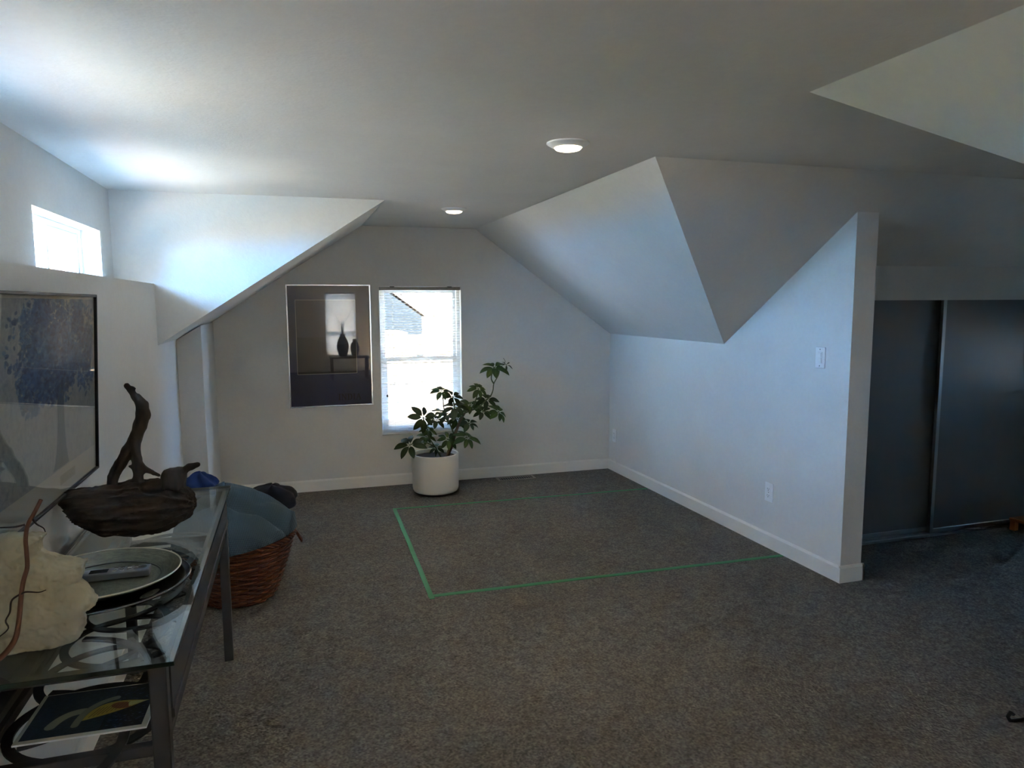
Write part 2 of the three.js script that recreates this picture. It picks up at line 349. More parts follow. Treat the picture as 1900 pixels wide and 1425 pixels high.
{
  const g = new THREE.Group(); g.name = 'window_6'; scene.add(g); struct(g, 'narrow sidelight at the end of the closet bay', 'window');
  g.rotation.y = -Math.PI / 2; g.position.set(XE + 0.05, 0.85, -2.74);
  frameBars(g, 'window_frame', 0, 0.08, 0, 0.35, -0.06, 0, 0.006, M.vinyl);
  mesh('pane', box(0.006, 0.074, 0.006, 0.344, -0.035, -0.031), M.pane, g);
}

// ───────────────────────── closet sliding doors ─────────────────────────
M.door = std({ color: 0x77787a, roughness: 0.34 });
function slidingDoor(name, label, x0, x1, z) {
  const g = new THREE.Group(); g.name = name; scene.add(g); struct(g, label, 'door'); g.position.set(x0, 0, z);
  const w = x1 - x0;
  mesh('panel', box(0.014, w - 0.014, 0.035, 1.54, -0.012, -0.004), M.door, g);
  for (const x of [0, w - 0.026]) mesh('stile', rbox(x, x + 0.026, 0.018, 1.55, -0.018, 0.006, 0.003), M.alu, g);
  mesh('rail', rbox(0.026, w - 0.026, 0.018, 0.046, -0.017, 0.004, 0.003), M.alu, g);
  mesh('rail', rbox(0.026, w - 0.026, 1.525, 1.55, -0.017, 0.004, 0.003), M.alu, g);
}
slidingDoor('door_1', 'dark grey sliding closet door nearest the white wall', 2.90, 3.93, -3.515);
slidingDoor('door_2', 'dark grey sliding closet door on the front track', 3.865, 4.90, -3.475);
slidingDoor('door_3', 'dark grey sliding closet door at the end of the bay', 4.86, 5.4, -3.515);
struct(mesh('trim_1', [rbox(2.9, 5.4, 0, 0.008, -3.54, -3.455, 0.003), box(2.9, 5.4, 0.008, 0.016, -3.498, -3.493), box(2.9, 5.4, 0.008, 0.016, -3.458, -3.453), box(2.9, 5.4, 0.008, 0.013, -3.54, -3.535)], M.alu), 'aluminium floor track of the sliding closet doors', 'track');
struct(mesh('trim_2', [box(2.9, 5.4, 1.553, 1.563, -3.55, -3.442), box(2.9, 5.4, 1.53, 1.553, -3.552, -3.546)], M.alu), 'aluminium head track of the sliding closet doors', 'track');

// ───────────────────────── ceiling lights ─────────────────────────
M.lens = std({ color: 0xfff6e6, emissive: lin(1, 0.80, 0.52), emissiveIntensity: 7, roughness: 0.5 });
for (const [z, lab] of [[-4.64, 'round white ceiling downlight, lit, nearest the gable wall'], [-2.64, 'round white ceiling downlight, lit, beside the two meeting slopes'], [-0.64, 'round white ceiling downlight farthest from the gable wall']]) {
  const g = thing('ceiling_light', lab, 'light', [1.042, H, z], 'downlights in the flat ceiling');
  mesh('trim_ring', lathe([[0.082, 0], [0.082, -0.004], [0.079, -0.0065], [0.062, -0.016], [0.056, -0.019], [0.052, -0.019], [0.052, -0.012], [0.052, 0]]), M.vinyl, g);
  mesh('lens', lathe([[0, -0.031], [0.03, -0.030], [0.046, -0.026], [0.051, -0.021], [0.051, -0.012]]), M.lens, g);
  const l = new THREE.SpotLight(new THREE.Color(1, 0.74, 0.45), 1.3, 0, 1.15, 0.9, 2);
  l.position.set(0, -0.037, 0); l.target.position.set(0, -1, 0); l.castShadow = true; l.shadow.radius = 2.5; l.name = 'downlight_beam';
  g.add(l, l.target);
}

// ───────────────────────── tape, floor register, switch, outlets ─────────────────────────
M.tape = std({ color: 0x237a4c, roughness: 0.6 });
function strip(label, pts, w) {
  const pos = [], idx = []; const n = pts.length;
  for (let i = 0; i < n; i++) {
    const a = pts[Math.max(0, i - 1)], b = pts[Math.min(n - 1, i + 1)], L = Math.hypot(b[0] - a[0], b[1] - a[1]), nx = -(b[1] - a[1]) / L * w / 2, nz = (b[0] - a[0]) / L * w / 2;
    for (const y of [0.0005, 0.0035]) for (const s of [-1, 1]) pos.push(pts[i][0] + nx * s, y + (y > 0.002 ? 0.0012 * h3(i, s, 3) : 0), pts[i][1] + nz * s);
  }
  for (let i = 0; i + 1 < n; i++) { const a = i * 4, b = a + 4; for (const [p, q] of [[2, 3], [1, 0], [3, 1], [0, 2]]) idx.push(a + p, a + q, b + p, b + p, a + q, b + q); }
  const e = (n - 1) * 4; idx.push(0, 1, 2, 2, 1, 3, e, e + 2, e + 1, e + 2, e + 3, e + 1);
  let g = new THREE.BufferGeometry(); g.setAttribute('position', new THREE.Float32BufferAttribute(pos, 3)); g.setIndex(idx); g = g.toNonIndexed(); g.computeVertexNormals();
  return tag(mesh('masking_tape', g, M.tape), label, 'tape', 'green tape outline on the carpet');
}
const along = (a, b, n, j) => Array.from({ length: n + 1 }, (_, i) => [a[0] + (b[0] - a[0]) * i / n + (i % n ? rr(-j, j) : 0), a[1] + (b[1] - a[1]) * i / n + (i % n ? rr(-j, j) : 0)]);
strip('green tape strip running toward the gable wall past the plant pot', along([0.640, -3.47], [0.680, -5.15], 14, 0.0015), 0.026);
strip('green tape strip from the tape corner to the outlet wall', along([0.625, -3.505], [2.735, -3.455], 18, 0.002), 0.026);
strip('faint green tape strip behind the plant pot, next to the floor register', along([0.672, -5.135], [2.705, -5.085], 16, 0.003), 0.018);
{
  const g = thing('floor_register', 'small metal floor register by the gable wall baseboard', 'vent', [1.80, 0, -5.735]);
  M.register = std({ color: 0x8a8378, metalness: 0.5, roughness: 0.45 });
  mesh('frame', [rbox(-0.165, 0.165, 0, 0.008, 0.042, 0.062), rbox(-0.165, 0.165, 0, 0.008, -0.062, -0.042), rbox(-0.165, -0.145, 0, 0.008, -0.042, 0.042), rbox(0.145, 0.165, 0, 0.008, -0.042, 0.042)], M.register, g);
  mesh('duct', box(-0.145, 0.145, 0.0005, 0.002, -0.042, 0.042), M.dark, g);
  for (let i = 0; i < 14; i++) mesh('louvre', box(-0.002, 0.002, 0, 0.007, -0.042, 0.042).rotateZ(0.5).translate(-0.13 + i * 0.02, 0.001, 0), M.register, g);
}
M.plate = std({ color: 0xf3f4f4, roughness: 0.3 });
const wallX = (z) => 2.72 + 0.045 * (z - ZF) / (-3.02 - ZF);
function plateOn(name, label, cat, y, z) { const g = thing(name, label, cat, [wallX(z) - 0.001, y, z]); g.rotation.y = -Math.PI / 2 + 0.0158; return g; } // local +z into the room
{
  const g = plateOn('light_switch', 'white dimmer switch on the wall near its free end', 'switch', 1.194, -3.232);
  mesh('cover_plate', rbox(-0.036, 0.036, -0.058, 0.058, -0.001, 0.006, 0.003, 3), M.plate, g);
  mesh('rocker', [rbox(-0.016, 0.016, -0.032, 0.032, 0.005, 0.009, 0.0015), rbox(-0.012, 0.012, 0.0, 0.026, 0.008, 0.0125, 0.002)], M.plate, g);
  mesh('slider', rbox(0.009, 0.014, -0.03, -0.004, 0.008, 0.012, 0.001), M.plate, g);
  for (const y of [-0.045, 0.045]) mesh('screw', new THREE.CylinderGeometry(0.003, 0.003, 0.002, 10).rotateX(Math.PI / 2).translate(0, y, 0.0065), M.chrome, g);
}
for (const [lab, y, z] of [['white wall outlet above the baseboard, below the light switch', 0.343, -3.617], ['white wall outlet in the corner beside the gable wall', 0.32, -5.73]]) {
  const g = plateOn('wall_outlet', lab, 'outlet', y, z);
  mesh('cover_plate', rbox(-0.036, 0.036, -0.058, 0.058, -0.001, 0.006, 0.003, 3), M.plate, g);
  for (const s of [-0.02, 0.02]) {
    const r = mesh('receptacle', rbox(-0.0165, 0.0165, s - 0.0145, s + 0.0145, 0.005, 0.009, 0.004, 3), M.plate, g);
    mesh('slot', [box(-0.0075, -0.0055, s - 0.002, s + 0.007, 0.0088, 0.0095), box(0.0055, 0.0075, s - 0.002, s + 0.006, 0.0088, 0.0095), new THREE.CylinderGeometry(0.0025, 0.0025, 0.001, 10).rotateX(Math.PI / 2).translate(0, s - 0.007, 0.0092)], M.dark, r);
  }
  mesh('screw', new THREE.CylinderGeometry(0.003, 0.003, 0.002, 10).rotateX(Math.PI / 2).translate(0, 0, 0.0065), M.chrome, g);
}

// ───────────────────────── pictures ─────────────────────────
function canvasTex(w, h, draw) {
  const c = document.createElement('canvas'); c.width = w; c.height = h; draw(c.getContext('2d'), w, h);
  const t = new THREE.CanvasTexture(c); t.colorSpace = THREE.SRGBColorSpace; return t;
}
M.glazing = phys({ color: 0xffffff, transmission: 1, thickness: 0, roughness: 0.0, ior: 1.5 });
{ // poster on the gable wall
  const x0 = -0.026, x1 = 0.62, y0 = 0.681, y1 = 1.646, w = x1 - x0, h = y1 - y0;
  const g = thing('framed_poster', 'navy poster lettered INDIA in thin silver frame beside the window', 'poster', [x0, y0, ZF + 0.001]);
  const tex = canvasTex(700, 1046, (c, W, Hh) => {
    const s = W / w; c.fillStyle = '#1f2342'; c.fillRect(0, 0, W, Hh);
    for (let i = 0; i < 5000; i++) { c.fillStyle = rnd() < 0.5 ? 'rgba(40,42,72,.25)' : 'rgba(22,28,52,.25)'; c.fillRect(rnd() * W, rnd() * Hh, 8, 8); }
    const a = 0.062 * s, b = 0.530 * s, t = (y1 - 1.532) * s, u = (y1 - 0.94) * s;
    c.fillStyle = '#2b2927'; c.fillRect(a, t, b - a, u - t);
    // a dim print of a hillside under an evening sky
    c.fillStyle = '#33313a'; c.fillRect(a, t, b - a, (u - t) * 0.5);
    c.fillStyle = '#1b1a17'; c.beginPath(); c.moveTo(a, t + (u - t) * 0.5); c.quadraticCurveTo(a + (b - a) * 0.3, t + (u - t) * 0.5, a + (b - a) * 0.55, t + (u - t) * 0.62); c.lineTo(b, t + (u - t) * 0.58); c.lineTo(b, u); c.lineTo(a, u); c.fill();
    for (let i = 0; i < 3000; i++) { c.fillStyle = rnd() < 0.5 ? 'rgba(60,56,48,.10)' : 'rgba(10,10,10,.12)'; c.fillRect(a + rnd() * (b - a - 12), t + rnd() * (u - t - 4), 12, 4); }
    c.strokeStyle = '#a3a09a'; c.lineWidth = 3.2; c.strokeRect(a, t, b - a, u - t);
    c.fillStyle = '#05050a'; c.font = 'bold 76px serif'; c.textBaseline = 'alphabetic';
    const tw = c.measureText('INDIA').width, X = 0.372 * s, Y = (y1 - 0.722) * s; c.save(); c.translate(X, Y); c.scale(0.188 * s / tw, 1); c.fillText('INDIA', 0, 0); c.restore();
  });
  mesh('print', box(0.008, w - 0.008, 0.008, h - 0.008, 0.004, 0.012), [M.dark, M.dark, M.dark, M.dark, std({ map: tex, roughness: 0.6 }), M.dark], g);
  mesh('glazing', box(0.008, w - 0.008, 0.008, h - 0.008, 0.0165, 0.0185), M.glazing, g);
  frameBars(g, 'frame', 0, w, 0, h, 0, 0.024, 0.012, M.chrome);
}
{ // tree print on the half wall, hung so that its top leans out
  const w = 1.10, h = 0.615;
  const g = thing('framed_print', 'framed print of a blue tree hung on the half wall', 'picture', [-0.690, 0.920, -2.835 + w]);
  g.rotation.order = 'YXZ'; g.rotation.y = Math.PI / 2; g.rotation.x = 0.05;                 // local x runs along -z, +z into the room
  const tex = canvasTex(1400, 783, (c, W, Hh) => {
    const s = W / w; c.fillStyle = '#c9c8c0'; c.fillRect(0, 0, W, Hh);
    const mt = 0.012 * s, mb = Hh - 0.085 * s, ml = 0.012 * s, mr = W - 0.012 * s;
    c.save(); c.beginPath(); c.rect(ml, mt, mr - ml, mb - mt); c.clip();
    c.fillStyle = '#a3acb0'; c.fillRect(0, 0, W, Hh);
    for (let i = 0; i < 6000; i++) { const q = rnd(); c.fillStyle = q < 0.4 ? 'rgba(140,152,160,.25)' : q < 0.75 ? 'rgba(176,182,182,.22)' : 'rgba(120,134,150,.25)'; c.beginPath(); c.ellipse(rnd() * W, rnd() * Hh, 5 + rnd() * 16, 3 + rnd() * 9, rnd() * 3, 0, 7); c.fill(); }
    const cx = (w - 0.40) * s, tb = mb - 0.02 * s;
    c.fillStyle = '#45637c'; c.beginPath(); c.moveTo(cx - 0.085 * s, tb + 20); c.quadraticCurveTo(cx - 0.03 * s, tb - 0.03 * s, cx - 0.034 * s, tb - 0.2 * s); c.lineTo(cx - 0.05 * s, tb - 0.30 * s); c.lineTo(cx + 0.05 * s, tb - 0.30 * s); c.lineTo(cx + 0.03 * s, tb - 0.2 * s); c.quadraticCurveTo(cx + 0.03 * s, tb - 0.06 * s, cx + 0.075 * s, tb + 20); c.fill();
    for (let i = 0; i < 900; i++) { c.strokeStyle = rnd() < 0.5 ? 'rgba(44,64,84,.3)' : 'rgba(96,124,146,.3)'; c.lineWidth = 2 + rnd() * 3; const x = cx + rr(-0.034, 0.034) * s, y = tb - rnd() * 0.25 * s; c.beginPath(); c.moveTo(x, y); c.lineTo(x + rr(-4, 4), y + 12 + rnd() * 26); c.stroke(); }
    const clumps = Array.from({ length: 46 }, () => { const a = rnd() * 7, r = Math.sqrt(rnd()); return [cx + Math.cos(a) * r * 0.36 * s, mt + 0.15 * s + Math.sin(a) * r * 0.17 * s, (0.05 + 0.07 * rnd()) * s, rnd()]; });
    for (let i = 0; i < 7000; i++) {
      const k = clumps[i % clumps.length], a = rnd() * 7, r = Math.sqrt(rnd()), x = k[0] + Math.cos(a) * r * k[2], y = k[1] + Math.sin(a) * r * k[2] * 0.8, q = rnd() * 0.75 + k[3] * 0.25;
      c.fillStyle = q < 0.42 ? 'rgba(52,90,142,.42)' : q < 0.66 ? 'rgba(70,116,170,.42)' : q < 0.84 ? 'rgba(40,64,104,.5)' : q < 0.94 ? 'rgba(134,150,168,.38)' : 'rgba(184,184,176,.38)';
      c.beginPath(); c.ellipse(x, y, 9 + rnd() * 12, 4 + rnd() * 6, rnd() * 0.8 - 0.4, 0, 7); c.fill();
    }
    c.restore();
    c.fillStyle = '#a9a898'; c.fillRect(cx - 0.02 * s, mb + 0.022 * s, 0.16 * s, 0.03 * s);
    c.fillStyle = '#8d8c80'; for (let i = 0; i < 60; i++) c.fillRect(cx + rnd() * 0.12 * s, mb + 0.026 * s + rnd() * 0.02 * s, 8, 2);
  });
  mesh('print', box(0.006, w - 0.006, 0.006, h - 0.006, 0.003, 0.010), [M.dark, M.dark, M.dark, M.dark, std({ map: tex, roughness: 0.7 }), M.dark], g);
  mesh('glazing', box(0.006, w - 0.006, 0.006, h - 0.006, 0.0125, 0.0145), M.glazing, g);
  frameBars(g, 'frame', 0, w, 0, h, 0, 0.02, 0.009, M.blackMetal);
}

// ───────────────────────── console table ─────────────────────────
const GY = 0.748; // top of the glass
{
  const g = thing('console_table', 'dark metal console table with clear glass top along the half wall', 'table');
  const x0 = -0.684, x1 = -0.262, z0 = -3.135, z1 = -1.59;
  mesh('glass_top', box(x0 + 0.001, x1 - 0.001, GY - 0.010, GY, z0 + 0.001, z1 - 0.001), phys({ color: lin(0.93, 0.98, 0.965), transmission: 1, thickness: 0, roughness: 0.0, ior: 1.5 }), g);
  const edge = std({ color: 0x10201c, roughness: 0.15 });
  for (const b of [box(x0, x1, GY - 0.010, GY - 0.0005, z1 - 0.001, z1), box(x0, x1, GY - 0.010, GY - 0.0005, z0, z0 + 0.001), box(x1 - 0.001, x1, GY - 0.010, GY - 0.0005, z0 + 0.001, z1 - 0.001), box(x0, x0 + 0.001, GY - 0.010, GY - 0.0005, z0 + 0.001, z1 - 0.001)]) mesh('glass_edge', b, edge, g);
  for (const x of [-0.66, -0.299]) for (const z of [-3.117, -1.625]) mesh('leg', rbox(x - 0.018, x + 0.018, 0.001, GY - 0.011, z - 0.018, z + 0.018, 0.004), M.iron, g);
  for (const x of [-0.66, -0.299]) {
    mesh('apron', rbox(x - 0.006 + (x > -0.5 ? 0.015 : -0.012), x + 0.006 + (x > -0.5 ? 0.015 : -0.012), 0.615, GY - 0.011, -3.099, -1.643, 0.002), M.iron, g);
    mesh('side_rail', rbox(x - 0.012, x + 0.024, 0.592, 0.614, -3.099, -1.643, 0.003), M.iron, g);
  }
  for (const z of [-3.117, -1.625]) {
    mesh('end_rail', rbox(-0.642, -0.317, 0.722, GY - 0.011, z - 0.012, z + 0.012, 0.003), M.iron, g);
    mesh('end_rail', rbox(-0.642, -0.317, 0.528, 0.553, z - 0.012, z + 0.012, 0.003), M.iron, g);
  }
  for (const x of [-0.66, -0.299]) mesh('lower_rail', rbox(x - 0.010, x + 0.010, 0.530, 0.553, -3.099, -1.643, 0.003), M.iron, g);
  // interlaced flat hoops that make the lower shelf
  const arc = (cx, cz, r, a0, a1, y) => { const s = new THREE.Shape(); const w = 0.011; s.absarc(0, 0, r + w, a0, a1, false); s.absarc(0, 0, r - w, a1, a0, true); const q = new THREE.ExtrudeGeometry(s, { depth: 0.006, bevelEnabled: false, curveSegments: 28 }); q.rotateX(-Math.PI / 2); return q.translate(cx, y, cz); };
  for (let i = 0; i < 7; i++) { const z = -1.78 - i * 0.21; mesh('hoop_bar', arc(-0.48, z, 0.155, 0, Math.PI * 2, 0.540 + (i % 2) * 0.0065), M.iron, g); }
  for (let i = 0; i < 5; i++) { const z = -1.66 - i * 0.30; mesh('arc_bar', arc(-0.655, z, 0.27, -1.35, 1.35, 0.5475), M.iron, g); }
}
{ // print lying on the lower shelf
  const g = thing('art_print', 'unframed print of a pale and golden form on dark blue, on the lower shelf', 'print', [-0.470, 0.556, -1.79]);
  g.rotation.y = -0.03;
  const tex = canvasTex(700, 520, (c, W, Hh) => {
    c.fillStyle = '#d9d6cb'; c.fillRect(0, 0, W, Hh); c.save(); c.beginPath(); c.rect(22, 8, W - 56, Hh - 40); c.clip();
    c.fillStyle = '#1c2f45'; c.fillRect(0, 0, W, Hh);
    for (let i = 0; i < 2500; i++) { c.fillStyle = rnd() < 0.5 ? 'rgba(44,66,92,.3)' : 'rgba(12,22,36,.3)'; c.fillRect(rnd() * W, rnd() * Hh, 16, 7); }
    c.fillStyle = '#0e1420'; c.fillRect(W * 0.62, 0, W, Hh);
    for (let i = 0; i < 260; i++) { c.strokeStyle = rnd() < 0.4 ? 'rgba(120,150,190,.55)' : 'rgba(40,66,110,.6)'; c.lineWidth = 2 + rnd() * 3; const x = W * 0.64 + rnd() * W * 0.34, y = rnd() * Hh; c.beginPath(); c.moveTo(x, y); c.lineTo(x + 14, y + rr(-4, 4)); c.stroke(); }
    c.lineCap = 'round';
    c.strokeStyle = '#8f9487'; c.lineWidth = 62; c.beginPath(); c.moveTo(150, 380); c.quadraticCurveTo(190, 240, 300, 250); c.stroke();
    c.strokeStyle = '#7d8478'; c.lineWidth = 44; c.beginPath(); c.moveTo(285, 400); c.quadraticCurveTo(290, 180, 450, 140); c.stroke();
    c.fillStyle = '#b59a45'; c.beginPath(); c.moveTo(310, 360); c.bezierCurveTo(330, 180, 440, 150, 640, 215); c.bezierCurveTo(560, 280, 430, 330, 310, 360); c.fill();
    c.fillStyle = '#8a4a1e'; c.beginPath(); c.ellipse(500, 238, 62, 36, 0.3, 0, 7); c.fill();
    c.fillStyle = '#c9c07a'; c.beginPath(); c.moveTo(530, 200); c.lineTo(655, 214); c.lineTo(545, 262); c.fill();
    c.strokeStyle = 'rgba(80,54,22,.7)'; c.lineWidth = 5; for (let i = 0; i < 9; i++) { c.beginPath(); c.moveTo(340 + i * 22, 330 - i * 8); c.lineTo(380 + i * 20, 240 - i * 4); c.stroke(); }
    c.restore();
  });
  mesh('sheet', box(-0.132, 0.132, 0, 0.004, -0.102, 0.102), [M.plate, M.plate, std({ map: tex, roughness: 0.5 }), M.plate, M.plate, M.plate], g);
}

// ───────────────────────── things on the table ─────────────────────────
M.wood = std({ vertexColors: true, roughness: 0.85 });
{ // driftwood
  const k = 0.945, P = (p, dz = 0) => [p[0] * k, 1.5 + (p[1] - 1.5) * k, -2.48 + dz];
  const g = thing('driftwood_sculpture', 'dark driftwood log with upright bent branch on the glass table', 'driftwood');
  const grain = (ax) => (x, y, z) => { const q = fbm(x * (ax ? 14 : 90), y * (ax ? 90 : 16), z * 90, 3), w = 0.25 + 1.1 * q * q * 1.6; return [0.030 * w, 0.021 * w, 0.014 * w]; };
  const log = [[P([-0.705, 0.866], 0.02), 0.030], [P([-0.665, 0.845], 0.02), 0.052], [P([-0.60, 0.822], 0.01), 0.074], [P([-0.52, 0.818]), 0.082], [P([-0.45, 0.818]), 0.080], [P([-0.395, 0.822]), 0.058]];
  const logF = (x, y, z) => {
    let d = 1; for (let i = 0; i + 1 < log.length; i++) d = smin(d, cap(x, y, (z + 2.48) * 0.85 - 2.48, log[i][0], log[i + 1][0], log[i][1], log[i + 1][1]), 0.02);
    const groove = 0.008 * Math.abs(Math.sin(Math.atan2(y - 0.85, z + 2.48) * 9 + x * 7 + 2 * fbm(x * 8, y * 8, z * 8, 2)));
    d += groove - 0.004 + (fbm(x * 30, y * 60, z * 60, 3) - 0.5) * 0.014;
    d = Math.max(d, -(Math.hypot((x + 0.43) * 0.8, y - 0.935, z + 2.44) - 0.035));   // knot hole
    d = Math.max(d, -cap(x, y, z, [-0.56, 0.865, -2.375], [-0.36, 0.895, -2.385], 0.012, 0.01)); // long split
    return Math.max(d, GY + 0.001 - y);
  };
  mesh('log', colorVerts(sdfMesh(logF, [-0.72, 0.74, -2.60], [-0.30, 0.95, -2.36], 0.004), grain(true)), M.wood, g);
  const nk = [[-0.588, 0.895], [-0.582, 0.929], [-0.559, 0.970], [-0.533, 1.010], [-0.510, 1.047], [-0.491, 1.092], [-0.480, 1.134], [-0.482, 1.164], [-0.499, 1.192], [-0.511, 1.215], [-0.523, 1.231]].map((p) => P(p)), nr = [0.015, 0.015, 0.0155, 0.018, 0.019, 0.019, 0.0195, 0.018, 0.013, 0.011, 0.009];
  const l2 = [[-0.510, 1.028], [-0.507, 0.985], [-0.505, 0.954], [-0.507, 0.923], [-0.512, 0.885]].map((p) => P(p, 0.004)), lr = [0.016, 0.013, 0.016, 0.013, 0.027];
  const nF = (x, y, z) => {
    let d = 1; for (let i = 0; i + 1 < nk.length; i++) d = smin(d, cap(x, y, z, nk[i], nk[i + 1], nr[i], nr[i + 1]), 0.006);
    for (let i = 0; i + 1 < l2.length; i++) d = smin(d, cap(x, y, z, l2[i], l2[i + 1], lr[i], lr[i + 1]), 0.008);
    d = smin(d, cap(x, y, z, P([-0.504, 0.958]), P([-0.443, 0.923]), 0.015, 0.003), 0.01);
    d = smin(d, cap(x, y, z, P([-0.505, 0.950]), P([-0.529, 0.960]), 0.009, 0.004), 0.006);
    d = smin(d, cap(x, y, z, P([-0.514, 0.90]), P([-0.545, 0.897]), 0.018, 0.008), 0.01);
    d = smin(d, cap(x, y, z, P([-0.507, 1.222]), P([-0.498, 1.222]), 0.006, 0.004), 0.006);
    return d + (fbm(x * 60, y * 22, z * 60, 3) - 0.5) * 0.009;
  };
  mesh('branch', colorVerts(sdfMesh(nF, [-0.60, 0.86, -2.55], [-0.40, 1.26, -2.42], 0.0032), grain(false)), M.wood, g);
  const sF = (x, y, z) => {
    let d = smin(cap(x, y, z, P([-0.402, 0.852]), P([-0.398, 0.905]), 0.036, 0.036), cap(x, y, z, P([-0.402, 0.912]), P([-0.378, 0.922]), 0.026, 0.020), 0.02);
    d = smin(d, cap(x, y, z, P([-0.378, 0.926]), P([-0.352, 0.945]), 0.014, 0.011), 0.012);
    d = smin(d, cap(x, y, z, P([-0.352, 0.945]), P([-0.321, 0.951]), 0.011, 0.007), 0.008);
    return d + (fbm(x * 50, y * 25, z * 50, 3) - 0.5) * 0.01;
  };
  mesh('stump', colorVerts(sdfMesh(sF, [-0.43, 0.83, -2.54], [-0.28, 1.0, -2.42], 0.0035), grain(false)), M.wood, g);
}
{ // dark platter, bowl and hand-held device
  const g = thing('serving_platter', 'dark glossy round platter lying under the pale ceramic dish', 'platter', [-0.500, GY + 0.0005, -2.045]);
  const dk = phys({ color: 0x1a1613, roughness: 0.25, clearcoat: 0.6, clearcoatRoughness: 0.15 });
  mesh('dish', lathe([[0, 0.001], [0.13, 0.001], [0.15, 0.004], [0.205, 0.022], [0.216, 0.026], [0.218, 0.029], [0.214, 0.031], [0.2, 0.028], [0.15, 0.012], [0.13, 0.008], [0, 0.008]], 72), dk, g);
  for (let i = 0; i < 3; i++) { const a = 0.9 + i * 2.1; mesh('foot', new THREE.CylinderGeometry(0.008, 0.006, 0.006, 10).translate(Math.cos(a) * 0.16, 0.004, Math.sin(a) * 0.16), dk, g); }
  const lz = canvasTex(256, 256, (c) => { c.fillStyle = '#4d5046'; c.fillRect(0, 0, 256, 256); c.strokeStyle = '#8d9080'; c.lineWidth = 8; for (let i = 0; i < 7; i++) { c.beginPath(); c.arc(128, 128, 18 + i * 17, i, i + 4.4); c.stroke(); } });
  mesh('glazed_mark', new THREE.CircleGeometry(0.024, 24).rotateX(-Math.PI / 2 + 0).rotateZ(0.31).translate(0.135, 0.0235, 0.11), std({ map: lz, roughness: 0.4, side: THREE.DoubleSide }), g);
  const p = thing('ceramic_dish', 'shallow celadon ceramic dish with pale rim on dark platter', 'dish', [-0.497, GY + 0.0095, -2.07]);
  const glazeTex = dataTex(256, (u, v) => { const k = 0.75 + 0.5 * (n16(u, v) * 0.5 + n64(u, v) * 0.5 - 0.5); return [cl(150 * k), cl(152 * k), cl(128 * k)]; }, true, 3);
  const glaze = phys({ map: glazeTex, roughness: 0.3, clearcoat: 0.7, clearcoatRoughness: 0.1 });
  mesh('dish', lathe([[0, 0.002], [0.10, 0.002], [0.105, 0.000], [0.112, 0.0], [0.116, 0.004], [0.150, 0.016], [0.182, 0.032], [0.187, 0.0355], [0.186, 0.038]], 72), glaze, p);
  mesh('well', lathe([[0.186, 0.038], [0.181, 0.0365], [0.150, 0.0225], [0.138, 0.0165], [0.135, 0.0135], [0.11, 0.0105], [0, 0.0105]], 72), phys({ map: glazeTex, color: 0xd7e0e0, roughness: 0.3, clearcoat: 0.7, clearcoatRoughness: 0.1 }), p);
  mesh('rim', new THREE.TorusGeometry(0.1865, 0.0022, 8, 96).rotateX(Math.PI / 2).translate(0, 0.038, 0), phys({ color: 0xd4d3c2, roughness: 0.3, clearcoat: 0.6 }), p);
  mesh('glaze_band', new THREE.TorusGeometry(0.1365, 0.0022, 6, 72).rotateX(Math.PI / 2).translate(0, 0.0145, 0), std({ color: 0x22241d, roughness: 0.35 }), p);
  const d = thing('voice_recorder', 'grey hand-held recorder with small display lying in ceramic dish', 'recorder', [-0.475, GY + 0.0205, -2.098]);
  d.rotation.y = 0.02;
  mesh('body', rbox(-0.085, 0.085, 0, 0.019, -0.024, 0.024, 0.004, 3), std({ color: 0x7d828a, roughness: 0.4, metalness: 0.3 }), d);
  mesh('display', rbox(-0.062, -0.018, 0.0185, 0.0198, -0.014, 0.012, 0.0005), std({ color: 0x1b2226, roughness: 0.2 }), d);
  for (let i = 0; i < 4; i++) for (const z of [-0.01, 0.006]) mesh('button', rbox(-0.006 + i * 0.017, 0.005 + i * 0.017, 0.0185, 0.0208, z - 0.005, z + 0.005, 0.001), M.chrome, d);
  mesh('dial', new THREE.CylinderGeometry(0.011, 0.011, 0.003, 20).translate(0.066, 0.0195, 0), M.chrome, d);
}
